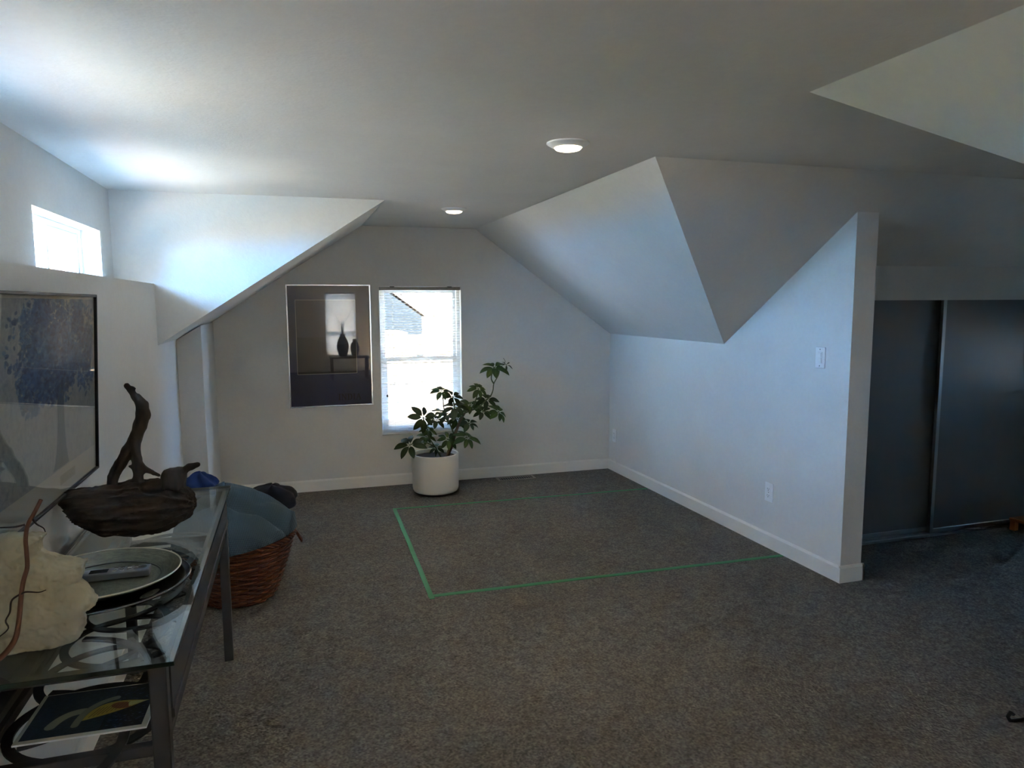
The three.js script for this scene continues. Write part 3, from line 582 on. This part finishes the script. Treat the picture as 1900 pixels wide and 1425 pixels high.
{ // cream stone carving
  const k = 0.976, S = [[-0.672, 0.985], [-0.629, 0.991], [-0.605, 0.992], [-0.577, 0.989], [-0.551, 0.982], [-0.557, 0.963], [-0.557, 0.948], [-0.529, 0.930], [-0.494, 0.920], [-0.467, 0.915], [-0.475, 0.888], [-0.483, 0.872], [-0.475, 0.857], [-0.463, 0.837], [-0.456, 0.821], [-0.460, 0.806], [-0.475, 0.794], [-0.476, 0.761], [-0.493, 0.736], [-0.530, 0.715], [-0.622, 0.715], [-0.672, 0.715]].map(([x, y]) => [x * k, 1.5 + (y - 1.5) * k]);
  const sd = (x, y) => {
    let d = 1e9, s = 1;
    for (let i = 0, j = S.length - 1; i < S.length; j = i++) {
      const ex = S[j][0] - S[i][0], ey = S[j][1] - S[i][1], wx = x - S[i][0], wy = y - S[i][1], t = Math.max(0, Math.min(1, (wx * ex + wy * ey) / (ex * ex + ey * ey)));
      d = Math.min(d, (wx - ex * t) ** 2 + (wy - ey * t) ** 2);
      const a = y >= S[i][1], b = y < S[j][1], c = ex * wy > ey * wx;
      if ((a && b && c) || (!a && !b && !c)) s = -s;
    }
    return s * Math.sqrt(d);
  };
  const f = (x, y, z) => {
    const d2 = sd(x, y), zc = -1.765, th = 0.036 + 0.018 * fbm(x * 9, y * 9, 1.3, 2), q = 0.012 + 0.02;
    const a = d2 + q, b = Math.abs(z - zc) - th + q;
    let d = Math.min(Math.max(a, b), 0) + Math.hypot(Math.max(a, 0), Math.max(b, 0)) - q;
    d += (fbm(x * 45, y * 45, z * 45, 3) - 0.5) * 0.012 + (noise3(x * 150, y * 150, z * 150) - 0.5) * 0.0035 + 0.004 * Math.exp(-(((y - 0.80 - 0.12 * (x + 0.5)) / 0.006) ** 2)) + 0.004 * Math.exp(-(((y - 0.883 + 0.15 * (x + 0.47)) / 0.008) ** 2)) * Math.exp(-(((x + 0.47) / 0.03) ** 2));
    return Math.max(d, GY + 0.001 - y);
  };
  const g = colorVerts(sdfMesh(f, [-0.665, 0.74, -1.83], [-0.435, 1.015, -1.70], 0.0026), (x, y, z) => { const q = 0.82 + 0.36 * (fbm(x * 26, y * 26, z * 26, 3) - 0.5), w = fbm(x * 9, y * 9, z * 9, 2) - 0.5; return [0.50 * q, (0.46 - 0.03 * w) * q, (0.33 - 0.12 * w) * q]; });
  tag(mesh('stone_carving', g, std({ vertexColors: true, roughness: 0.7 })), 'cream rough stone carving with scalloped edge on the glass table', 'carving');
}
{ // curly twig in front of the carving
  const g = thing('curly_twig', 'thin reddish brown curly twig leaning in front of the cream carving', 'twig');
  const tw = std({ color: 0x5e3a26, roughness: 0.7 }), tk = std({ color: 0x2a1d15, roughness: 0.8 });
  mesh('stem', tube([[-0.640, 0.7565, -1.655], [-0.607, 0.768, -1.66], [-0.585, 0.787, -1.66], [-0.569, 0.812, -1.66], [-0.560, 0.850, -1.66], [-0.554, 0.891, -1.66], [-0.550, 0.918, -1.662], [-0.545, 0.940, -1.664], [-0.539, 0.958, -1.664], [-0.537, 0.994, -1.662], [-0.536, 1.021, -1.66], [-0.530, 1.050, -1.66], [-0.517, 1.074, -1.66], [-0.503, 1.101, -1.66]], [0.0065, 0.0058, 0.005, 0.0046, 0.0044, 0.0042, 0.0038], 8), tw, g);
  for (const s of [[[-0.535, 1.051, -1.66], [-0.554, 1.049, -1.656], [-0.579, 1.052, -1.65], [-0.61, 1.05, -1.65]], [[-0.522, 1.064, -1.66], [-0.513, 1.051, -1.657], [-0.501, 1.042, -1.655], [-0.498, 1.034, -1.654]], [[-0.555, 0.903, -1.66], [-0.544, 0.910, -1.656], [-0.516, 0.908, -1.652], [-0.504, 0.912, -1.65]], [[-0.553, 0.906, -1.66], [-0.568, 0.896, -1.656], [-0.573, 0.871, -1.654], [-0.581, 0.854, -1.652], [-0.577, 0.839, -1.652], [-0.596, 0.822, -1.65], [-0.62, 0.81, -1.65]]])
    mesh('twiglet', tube(s, [0.0022, 0.0016, 0.0009], 6), tk, g);
}

// ───────────────────────── laundry basket ─────────────────────────
{
  const cx = -0.300, cz = -3.82, hB = 0.33, g = thing('wicker_basket', 'round reddish brown wicker laundry basket behind the console table', 'basket', [cx, 0, cz]);
  const rAt = (y) => 0.165 + 0.115 * Math.pow(y / hB, 0.8), stakes = 30;
  const wick = [0x5c2d13, 0x69381a, 0x4d250f].map((c) => std({ color: c, roughness: 0.55 }));
  const wave = [0, 1].map(() => null);
  for (let i = 0; i < 24; i++) {
    const y = 0.012 + i * 0.0128, r = rAt(y), pts = [], n = stakes * 4;
    for (let j = 0; j < n; j++) { const a = j / n * Math.PI * 2; pts.push(V(Math.cos(a) * (r + 0.0065 * Math.cos(a * stakes / 2 + (i % 2) * Math.PI)), y + 0.0015 * Math.sin(a * 5 + i), Math.sin(a) * (r + 0.0065 * Math.cos(a * stakes / 2 + (i % 2) * Math.PI)))); }
    mesh('weave_strand', new THREE.TubeGeometry(new THREE.CatmullRomCurve3(pts, true), n, 0.0068, 5, true), wick[i % 3], g);
  }
  for (let j = 0; j < stakes; j++) { const a = (j + 0.25) / stakes * Math.PI * 2, pts = []; for (let q = 0; q <= 5; q++) { const y = 0.004 + q / 5 * (hB - 0.012); pts.push([Math.cos(a) * rAt(y), y, Math.sin(a) * rAt(y)]); } mesh('stake', tube(pts, 0.0042, 5, 6), wick[1], g); }
  for (let s = 0; s < 3; s++) { const pts = []; for (let j = 0; j < 96; j++) { const a = j / 96 * Math.PI * 2, q = a * 20 + s * 2.094; pts.push(V(Math.cos(a) * (rAt(hB) + 0.008 * Math.cos(q)), hB - 0.012 + 0.008 * Math.sin(q), Math.sin(a) * (rAt(hB) + 0.008 * Math.cos(q)))); } mesh('rim_strand', new THREE.TubeGeometry(new THREE.CatmullRomCurve3(pts, true), 240, 0.006, 5, true), wick[s], g); }
  mesh('base', new THREE.CylinderGeometry(0.162, 0.160, 0.008, 36).translate(0, 0.006, 0), wick[2], g);
  const ha = -0.18; for (const k of [0, 1]) { const hp = []; for (let i = 0; i <= 10; i++) { const t = i / 10 * Math.PI, a = ha - 0.19 + 0.38 * i / 10; hp.push([Math.cos(a) * (rAt(hB) + 0.012 + 0.028 * Math.sin(t)), hB - 0.02 - (0.058 + 0.012 * k) * Math.sin(t), Math.sin(a) * (rAt(hB) + 0.012 + 0.028 * Math.sin(t))]); } mesh('handle', tube(hp, 0.0065, 6, 24), wick[k], g); }

  // heap of washing: closed lumps with folds
  const waffle = dataTex(128, (u, v) => { const k = 255 * (0.35 + 0.65 * Math.max(Math.abs(Math.sin(u * Math.PI * 8)), Math.abs(Math.sin(v * Math.PI * 8)) * 0.8)); return [k, k, k]; }, false, 1);
  const waffleC = dataTex(128, (u, v) => { const k = 0.72 + 0.28 * Math.max(Math.abs(Math.sin(u * Math.PI * 8)), Math.abs(Math.sin(v * Math.PI * 8))); return [cl(66 * k), cl(86 * k), cl(100 * k)]; }, true, 1);
  function heap(name, label, mat, fn, nu = 120, nv = 44) { // fn(theta, t) -> [x, y, z] for t 0 (top) .. 1 (edge)
    const pos = [], uv = [], idx = [];
    for (let j = 0; j <= nv; j++) for (let i = 0; i <= nu; i++) { const th = i / nu * Math.PI * 2, q = fn(th, j / nv); pos.push(...q); uv.push((q[0] * 0.9 + q[1] * 0.25) / 0.055, (q[2] * 0.9 - q[1] * 0.5) / 0.055); }
    for (let j = 0; j < nv; j++) for (let i = 0; i < nu; i++) { const a = j * (nu + 1) + i, b = a + nu + 1; idx.push(a, a + 1, b, b, a + 1, b + 1); }
    const geo = new THREE.BufferGeometry(); geo.setAttribute('position', new THREE.Float32BufferAttribute(pos, 3)); geo.setAttribute('uv', new THREE.Float32BufferAttribute(uv, 2)); geo.setIndex(idx); geo.computeVertexNormals();
    return tag(mesh(name, geo, mat), label, 'laundry', 'washing in the wicker basket');
  }
  const fold = (x, z, s) => { const u = fbm(x * 4 + s, 1.1, z * 4, 2); return 0.030 * (Math.abs(Math.sin(x * 9 + z * 17 + 5 * u)) - 0.5) + 0.05 * (fbm(x * 9 + s, 2.7, z * 9, 3) - 0.5); };
  heap('waffle_towel', 'blue grey waffle weave towel heaped over the wicker basket', std({ map: waffleC, bumpMap: waffle, bumpScale: 0.004, roughness: 1 }), (th, t) => {
    const c = Math.cos(th), s = Math.sin(th), front = 0.5 + 0.5 * s, right = 0.5 + 0.5 * c;
    if (t > 0.86) { const k = (t - 0.86) / 0.14, R = (0.312 - 0.012 * right) * (1 - k * 0.45), dr = 0.352; return [cx + c * R, dr - 0.01 * k - 0.075 * front * (1 - right) * (1 - k), cz + s * R]; }
    const q = t / 0.86, R = (0.305 - 0.012 * right) * q + 0.008 * Math.sin(th * 3) * q, x = cx + c * R - 0.05 * (1 - q), z = cz + s * R - 0.03 * (1 - q);
    const crown = 0.60 - 0.015 * right, rim = 0.405 - 0.05 * front * (1 - right) + 0.010 * Math.sin(th * 4 + 1);
    const prof = Math.pow(q, 1.35), y = crown + (rim - crown) * prof + fold(x, z, 1) * Math.min(1, q * 2.2) * (1 - 0.6 * q * q) - (q > 0.9 ? (q - 0.9) * 0.4 * front * (1 - right) : 0);
    const crease = 0.06 * Math.exp(-(((z - cz - 0.10 - 0.25 * (x - cx)) / 0.022) ** 2)) * Math.min(1, q * 2);
    return [x, y - crease, z];
  });
  const lump = (x0, y0, z0, a, b, c, s, rot) => (th, t) => { const ph = t * Math.PI, x = a * Math.sin(ph) * Math.cos(th), z = c * Math.sin(ph) * Math.sin(th), y = b * Math.cos(ph), w = 1 + 0.35 * (fbm(Math.cos(th) * 1.6 + s, Math.cos(ph) * 2, Math.sin(th) * 1.6, 3) - 0.5) + 0.10 * Math.sin(th * 5 + ph * 3); return [x0 + (x * Math.cos(rot) - z * Math.sin(rot)) * w, y0 + y * w, z0 + (x * Math.sin(rot) + z * Math.cos(rot)) * w]; };
  heap('dark_garment', 'black garment bunched at the back of the wicker basket', std({ color: 0x14141a, roughness: 1 }), lump(-0.125, 0.455, -3.99, 0.13, 0.075, 0.07, 3, 0.12), 60, 30);
  heap('blue_garment', 'royal blue garment on top of the washing heap', std({ color: 0x1c356f, roughness: 1 }), lump(-0.47, 0.565, -3.93, 0.085, 0.07, 0.06, 9, 0.2), 60, 30);
}

// ───────────────────────── potted plant ─────────────────────────
{
  const px = 1.058, pz = -5.50;
  const g = thing('potted_schefflera', 'leafy umbrella plant in a white cylindrical pot by the window', 'plant', [0, 0, 0]);
  mesh('saucer', lathe([[0, 0.001], [0.135, 0.001], [0.15, 0.008], [0.158, 0.028], [0.154, 0.030], [0.146, 0.016], [0, 0.014]], 48).translate(px, 0, pz), std({ color: 0x4a4640, roughness: 0.6 }), g);
  mesh('pot', lathe([[0, 0.018], [0.15, 0.018], [0.172, 0.026], [0.179, 0.04], [0.182, 0.06], [0.184, 0.30], [0.184, 0.318], [0.181, 0.322], [0.172, 0.322], [0.169, 0.318], [0.168, 0.27], [0, 0.262]], 72).translate(px, 0, pz), phys({ color: 0xe7e4da, roughness: 0.45, clearcoat: 0.2, clearcoatRoughness: 0.3 }), g);
  mesh('soil', (() => { const c = new THREE.CircleGeometry(0.169, 48, 0).rotateX(-Math.PI / 2); return c.translate(px, 0.292, pz); })(), std({ color: 0x2d241c, roughness: 1 }), g);
  const barkM = std({ color: 0x5a4a38, roughness: 0.9 }), greenStem = std({ color: 0x3d4a24, roughness: 0.7 });
  const B = {
    trunk: [[1.158, 0.285, -5.50], [1.165, 0.324, -5.49], [1.186, 0.373, -5.48], [1.210, 0.454, -5.48], [1.234, 0.516, -5.48], [1.267, 0.587, -5.48], [1.296, 0.631, -5.48]],
    list: [
      [[1.296, 0.631, -5.48], [1.351, 0.647, -5.49], [1.412, 0.666, -5.5], [1.473, 0.714, -5.51], [1.520, 0.758, -5.51], [1.535, 0.803, -5.5], [1.542, 0.853, -5.5], [1.583, 0.924, -5.5], [1.60, 0.985, -5.52]],
      [[1.542, 0.853, -5.5], [1.522, 0.894, -5.5], [1.545, 0.985, -5.5]], [[1.267, 0.587, -5.48], [1.250, 0.633, -5.46], [1.209, 0.693, -5.42]], [[1.210, 0.454, -5.48], [1.175, 0.556, -5.49], [1.140, 0.639, -5.5], [1.115, 0.80, -5.46]],
      [[1.412, 0.666, -5.5], [1.472, 0.631, -5.49], [1.565, 0.628, -5.455]], [[1.10, 0.285, -5.47], [1.05, 0.38, -5.46], [1.005, 0.45, -5.44], [0.975, 0.54, -5.39], [0.938, 0.632, -5.33]], [[1.05, 0.38, -5.46], [0.95, 0.43, -5.42], [0.85, 0.425, -5.385]],
      [[1.24, 0.53, -5.48], [1.29, 0.53, -5.49], [1.336, 0.544, -5.5]], [[1.19, 0.39, -5.48], [1.25, 0.42, -5.45], [1.297, 0.446, -5.42]], [[1.175, 0.556, -5.49], [1.12, 0.58, -5.5], [1.071, 0.585, -5.5]], [[1.19, 0.41, -5.48], [1.16, 0.43, -5.43], [1.138, 0.445, -5.4]],
      [[1.209, 0.64, -5.46], [1.21, 0.70, -5.48], [1.205, 0.764, -5.5]], [[1.351, 0.647, -5.49], [1.40, 0.75, -5.5], [1.414, 0.819, -5.5]], [[1.296, 0.631, -5.48], [1.33, 0.66, -5.52], [1.360, 0.682, -5.55]], [[1.06, 0.285, -5.5], [1.065, 0.33, -5.5], [1.067, 0.363, -5.5]],
    ],
  };
  mesh('trunk', tube(B.trunk, [0.016, 0.0145, 0.013, 0.011, 0.009], 9), barkM, g);
  for (const b of B.list) mesh('branch', tube(b, [0.0065, 0.005, 0.0035], 6), greenStem, g);
  // leaf blade: obovate, folded along the midrib, drooping tip; unit length along +x
  const leafGeo = (seedK) => {
    const n = 8, pos = [], uv = [], idx = [], half = (t) => 0.205 * Math.pow(Math.sin(Math.PI * Math.pow(t, 0.82)), 0.8) * (0.7 + 0.45 * t);
    for (let s = 0; s < 2; s++) for (let i = 0; i <= n; i++) { const t = i / n, w = half(t) + 0.004, y = 0.04 * Math.sin(t * 3) - 0.20 * t * t + 0.02 * seedK * Math.sin(t * 6) - s * 0.012; pos.push(t, y + w * 0.28, -w, t, y, 0, t, y + w * 0.28, w); uv.push(t, 0, t, 0.5, t, 1); }
    const o = (n + 1) * 3;
    for (let i = 0; i < n; i++) { const a = i * 3, b = a + 3; idx.push(a, a + 1, b, b, a + 1, b + 1, a + 1, a + 2, b + 1, b + 1, a + 2, b + 2); idx.push(o + a, o + b, o + a + 1, o + b, o + b + 1, o + a + 1, o + a + 1, o + b + 1, o + a + 2, o + b + 1, o + b + 2, o + a + 2); idx.push(a, b, o + a, o + a, b, o + b, a + 2, o + a + 2, b + 2, b + 2, o + a + 2, o + b + 2); }
    const q = new THREE.BufferGeometry(); q.setAttribute('position', new THREE.Float32BufferAttribute(pos, 3)); q.setAttribute('uv', new THREE.Float32BufferAttribute(uv, 2)); q.setIndex(idx); q.computeVertexNormals(); return q;
  };
  const leafGeos = [leafGeo(0.6), leafGeo(-0.8), leafGeo(1.4)];
  const leafTex = (r, gg, b) => dataTex(64, (u, v) => { const rib = Math.exp(-(((v - 0.5) / 0.03) ** 2)), vein = 0.5 + 0.5 * Math.sin((u * 9 - Math.abs(v - 0.5) * 6) * 6.28), k = 0.85 + 0.12 * vein + 0.5 * rib; return [cl(r * k), cl(gg * k), cl(b * k)]; }, true);
  const leafMats = [[44, 62, 26], [54, 76, 30], [38, 54, 26], [70, 92, 36]].map((c) => phys({ map: leafTex(...c), roughness: 0.6, specularIntensity: 0.5, transmission: 0.15, thickness: 0, side: THREE.DoubleSide }));
  const WH = [[0.936, 0.638, -5.320, 0.094], [1.105, 0.819, -5.450, 0.078], [1.205, 0.764, -5.500, 0.088], [1.547, 0.987, -5.500, 0.106], [1.66, 1.0, -5.540, 0.06], [1.414, 0.819, -5.500, 0.078], [1.497, 0.722, -5.550, 0.088], [1.568, 0.631, -5.450, 0.087], [1.209, 0.693, -5.420, 0.109], [1.360, 0.682, -5.550, 0.088], [1.336, 0.544, -5.500, 0.078], [1.297, 0.446, -5.420, 0.100], [1.071, 0.585, -5.500, 0.074], [0.993, 0.521, -5.450, 0.064], [0.842, 0.423, -5.380, 0.113], [0.987, 0.459, -5.500, 0.074], [1.067, 0.363, -5.500, 0.060], [1.138, 0.445, -5.400, 0.082], [1.153, 0.617, -5.500, 0.078], [1.253, 0.572, -5.560, 0.084], [1.450, 0.630, -5.500, 0.074], [1.118, 0.639, -5.540, 0.070]];
  const tips = { 0: [0.25, 0.35, 0.9], 3: [0, 0.9, 0.45], 14: [-0.35, 0.75, 0.55], 11: [0.3, 0.8, 0.5], 7: [0.35, 0.7, 0.6] };
  WH.forEach(([x, y, z, L], w) => {
    const up = V(...(tips[w] || [rr(-0.35, 0.35), rr(0.55, 0.95), rr(0.25, 0.75)])).normalize(), q = new THREE.Quaternion().setFromUnitVectors(V(0, 1, 0), up), n = w === 4 ? 5 : 7 + (w % 2), off = rr(0, 6);
    for (let i = 0; i < n; i++) {
      const a = off + i / n * Math.PI * 2 + rr(-0.15, 0.15), len = L * rr(0.92, 1.28), m = mesh('leaf', leafGeos[(i + w) % 3], leafMats[(i * 2 + w) % 4], g);
      const dir = V(Math.cos(a), rr(-0.25, 0.05), Math.sin(a)).applyQuaternion(q).normalize(), side = up.clone().cross(dir).normalize().negate(), yy = side.clone().cross(dir).negate().normalize();
      const basis = new THREE.Matrix4().makeBasis(dir, dir.clone().cross(side).negate(), side); if (basis.determinant() < 0) basis.makeBasis(dir, dir.clone().cross(side), side);
      m.quaternion.setFromRotationMatrix(basis); const st = L * 0.16;
      m.position.set(x, y, z).addScaledVector(dir, st); m.scale.set(len * 0.9, len, w === 4 ? len * 0.55 : len * 1.12);
      mesh('leaf_stalk', tube([[x, y, z], [x + dir.x * st * 1.2, y + dir.y * st * 1.2, z + dir.z * st * 1.2]], 0.0014, 4, 2), greenStem, g);
      // keep every blade clear of the wall
      const tipZ = m.position.z + dir.z * len; if (tipZ < ZF + 0.02) m.position.z += ZF + 0.02 - tipZ;
    }
  });
  // three young shoots at the top
  for (const e of [[[1.60, 0.985, -5.52], [1.64, 1.0, -5.53], [1.66, 1.0, -5.54]], [[1.64, 1.0, -5.53], [1.65, 1.03, -5.54], [1.635, 1.055, -5.54]]]) mesh('shoot', tube(e, [0.0026, 0.0016], 5), greenStem, g);
}

// ───────────────────────── edge-of-frame furniture ─────────────────────────
{
  const g = thing('iron_stand', 'black wrought iron stand with curled feet on the carpet', 'stand', [2.63, 0, -1.76]);
  for (let i = 0; i < 3; i++) {
    const a = Math.PI + 0.05 + i * 2.094, c = Math.cos(a), s = Math.sin(a), q = (r, y) => [c * r, y, s * r];
    mesh('leg', tube([q(0.015, 0.55), q(0.02, 0.3), q(0.035, 0.12), q(0.075, 0.05), q(0.14, 0.012), q(0.21, 0.0105), q(0.240, 0.018), q(0.246, 0.036), q(0.232, 0.046), q(0.222, 0.036)], 0.0075, 7, 40), M.blackMetal, g);
    mesh('scroll', tube([q(0.025, 0.22), q(0.06, 0.19), q(0.095, 0.16), q(0.105, 0.13), q(0.09, 0.115), q(0.078, 0.128)], 0.006, 6, 26), M.blackMetal, g);
  }
  mesh('ring', new THREE.TorusGeometry(0.13, 0.007, 8, 40).rotateX(Math.PI / 2).translate(0, 0.555, 0), M.blackMetal, g);
  mesh('plate', new THREE.CylinderGeometry(0.128, 0.128, 0.006, 40).translate(0, 0.556, 0), M.blackMetal, g);
}
{
  const g = thing('wooden_footstool', 'low orange brown wooden piece on the carpet by the closet track', 'stool', [4.655, 0, -3.315]);
  const w = std({ color: 0x8a4a1f, roughness: 0.5 });
  mesh('top', rbox(-0.19, 0.19, 0.065, 0.085, -0.1, 0.1, 0.006), w, g);
  for (const x of [-0.165, 0.165]) for (const z of [-0.08, 0.08]) mesh('leg', rbox(x - 0.018, x + 0.018, 0.001, 0.066, z - 0.018, z + 0.018, 0.004), w, g);
}

// ───────────────────────── behind the camera: what the glass mirrors ─────────────────────────
{
  const dw = std({ color: 0x2b211a, roughness: 0.4 });
  const g = thing('side_table', 'dark wooden side table in front of the window behind the room', 'table', [1.10, 0, 2.9]);
  mesh('top', rbox(-0.38, 0.38, 0.42, 0.45, -0.22, 0.22, 0.004), dw, g);
  for (const x of [-0.34, 0.34]) for (const z of [-0.18, 0.18]) mesh('leg', rbox(x - 0.02, x + 0.02, 0.001, 0.42, z - 0.02, z + 0.02, 0.003), dw, g);
  const vm = std({ color: 0x1f1b18, roughness: 0.35 });
  for (const [lab, x, y, z, k, n] of [['tall dark vase of bare branches on the side table behind the room', 0.98, 0.4505, 2.86, 1.25, 9], ['squat dark vase on the side table behind the room', 1.22, 0.4505, 2.95, 0.95, 0]]) {
    const v = thing('vase', lab, 'vase', [x, y, z]);
    mesh('body', lathe([[0, 0.0], [0.06, 0], [0.075, 0.02], [0.105, 0.12], [0.11, 0.19], [0.085, 0.27], [0.05, 0.31], [0.048, 0.335], [0.06, 0.355], [0.055, 0.355], [0.042, 0.33], [0.04, 0.30], [0, 0.28]].map(([a, b]) => [a * k * 0.85, b * k]), 36), vm, v);
    for (let i = 0; i < n; i++) { const a = i * 2.4, r = rr(0.12, 0.28), h = rr(0.75, 1.05); mesh('branch', tube([[0, 0.32 * k, 0], [Math.cos(a) * r * 0.25, 0.32 * k + h * 0.3, Math.sin(a) * r * 0.25], [Math.cos(a) * r * 0.6, h * 0.8, Math.sin(a) * r * 0.6], [Math.cos(a) * r, h, Math.sin(a) * r]], [0.004, 0.003, 0.0015], 5), vm, v); }
  }
}

// ───────────────────────── outdoors ─────────────────────────
M.grass = std({ color: 0x8a887c, roughness: 1 });
struct(mesh('ground', ubox(-60, 60, -3.3, -3.1, -60, 60), M.grass), 'lawn far below the windows', 'ground');
M.shingle = std({ color: 0x5a564f, roughness: 0.95, bumpMap: peel, bumpScale: 0.01 });
struct(mesh('roof', slab([[-1.06, 1.5, -6.2], [-1.06, 1.5, 5], [-4.6, -0.9, 5], [-4.6, -0.9, -6.2]], [-0.55, -0.83, 0], 0.1), M.shingle), 'pale shingle roof below the clerestory windows', 'roof');
struct(mesh('roof', [ubox(-1.6, 3.6, 2.02, 2.12, -7.35, -6.02)], M.shingle), 'deep eave over the gable window', 'roof');
{
  const g = thing('neighbour_house', 'pale blue gabled house seen through the blind in bright light', 'house', [0, 0, 0]);
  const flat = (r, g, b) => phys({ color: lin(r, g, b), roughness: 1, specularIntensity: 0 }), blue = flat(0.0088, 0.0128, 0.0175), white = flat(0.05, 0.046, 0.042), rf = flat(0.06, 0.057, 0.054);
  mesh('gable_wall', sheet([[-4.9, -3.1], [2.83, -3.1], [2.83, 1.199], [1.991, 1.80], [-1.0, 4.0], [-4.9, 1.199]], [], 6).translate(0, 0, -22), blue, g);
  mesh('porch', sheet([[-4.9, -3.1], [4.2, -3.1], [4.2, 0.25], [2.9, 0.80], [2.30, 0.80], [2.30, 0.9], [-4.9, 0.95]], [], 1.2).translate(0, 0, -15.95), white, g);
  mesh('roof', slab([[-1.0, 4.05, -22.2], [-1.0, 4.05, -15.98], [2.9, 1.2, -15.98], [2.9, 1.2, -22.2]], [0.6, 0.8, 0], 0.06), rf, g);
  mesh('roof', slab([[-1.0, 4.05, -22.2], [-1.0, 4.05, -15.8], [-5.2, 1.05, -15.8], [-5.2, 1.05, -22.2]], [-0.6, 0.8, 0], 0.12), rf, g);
}
{
  const g = thing('row_house', 'long brick-brown house across the yard behind the room', 'house', [0, 0, 15]);
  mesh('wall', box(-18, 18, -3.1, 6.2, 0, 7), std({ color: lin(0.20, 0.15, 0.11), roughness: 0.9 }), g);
  mesh('roof', sheet([[-0.5, 6.2], [7.5, 6.2], [3.5, 8.6]], [], 37).rotateY(-Math.PI / 2).translate(18.5, 0, 0), std({ color: lin(0.12, 0.11, 0.10), roughness: 0.9 }), g);
}
{
  const g = thing('apartment_block', 'tall tan building behind the gabled house, washed out by daylight', 'building', [0, 0, -24]);
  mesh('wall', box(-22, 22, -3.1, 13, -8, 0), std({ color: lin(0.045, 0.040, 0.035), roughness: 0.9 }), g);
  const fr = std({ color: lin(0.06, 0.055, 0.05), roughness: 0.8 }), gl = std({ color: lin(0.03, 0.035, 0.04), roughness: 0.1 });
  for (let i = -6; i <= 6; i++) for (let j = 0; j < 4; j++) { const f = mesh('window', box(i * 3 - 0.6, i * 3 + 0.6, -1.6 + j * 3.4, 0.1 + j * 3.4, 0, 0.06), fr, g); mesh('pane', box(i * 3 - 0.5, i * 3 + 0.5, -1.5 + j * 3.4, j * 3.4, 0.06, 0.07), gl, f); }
}
M.foliage = [0x5e7a3c, 0x6f8a48, 0x4f6a34].map((c) => std({ color: c, roughness: 0.9 }));
[[-7.5, -9.5, 5.2, 1.5], [-9.5, -13.5, 6.4, 2.0], [-10.5, -4.0, 5.0, 1.8]].forEach(([x, z, h, r], k) => {
  const g = thing('garden_tree', ['slender leafy tree beyond the clerestory window', 'tall leafy tree farthest beyond the clerestory window', 'broad leafy tree beyond the low roof'][k], 'tree', [x, -3.1, z], 'trees beyond the clerestory windows');
  mesh('trunk', tube([[0, 0, 0], [0.05, h * 0.4, 0.05], [0, h * 0.75, 0]], [0.16, 0.12, 0.07], 8), std({ color: 0x54483a, roughness: 1 }), g);
  const parts = [];
  for (let i = 0; i < 420; i++) { const a = rnd() * 7, e = Math.acos(rr(-1, 1)), q = r * Math.pow(rnd(), 0.4), b = new THREE.PlaneGeometry(0.34, 0.2).rotateX(rr(0, 3)).rotateY(rr(0, 6)); b.translate(Math.cos(a) * Math.sin(e) * q, h * 0.8 + Math.cos(e) * q * 0.9, Math.sin(a) * Math.sin(e) * q); parts.push(b); }
  const f = mesh('foliage', parts, M.foliage[k], g); f.material.side = THREE.DoubleSide; f.userData.kind = 'stuff';
});

renderer.render(scene, camera);
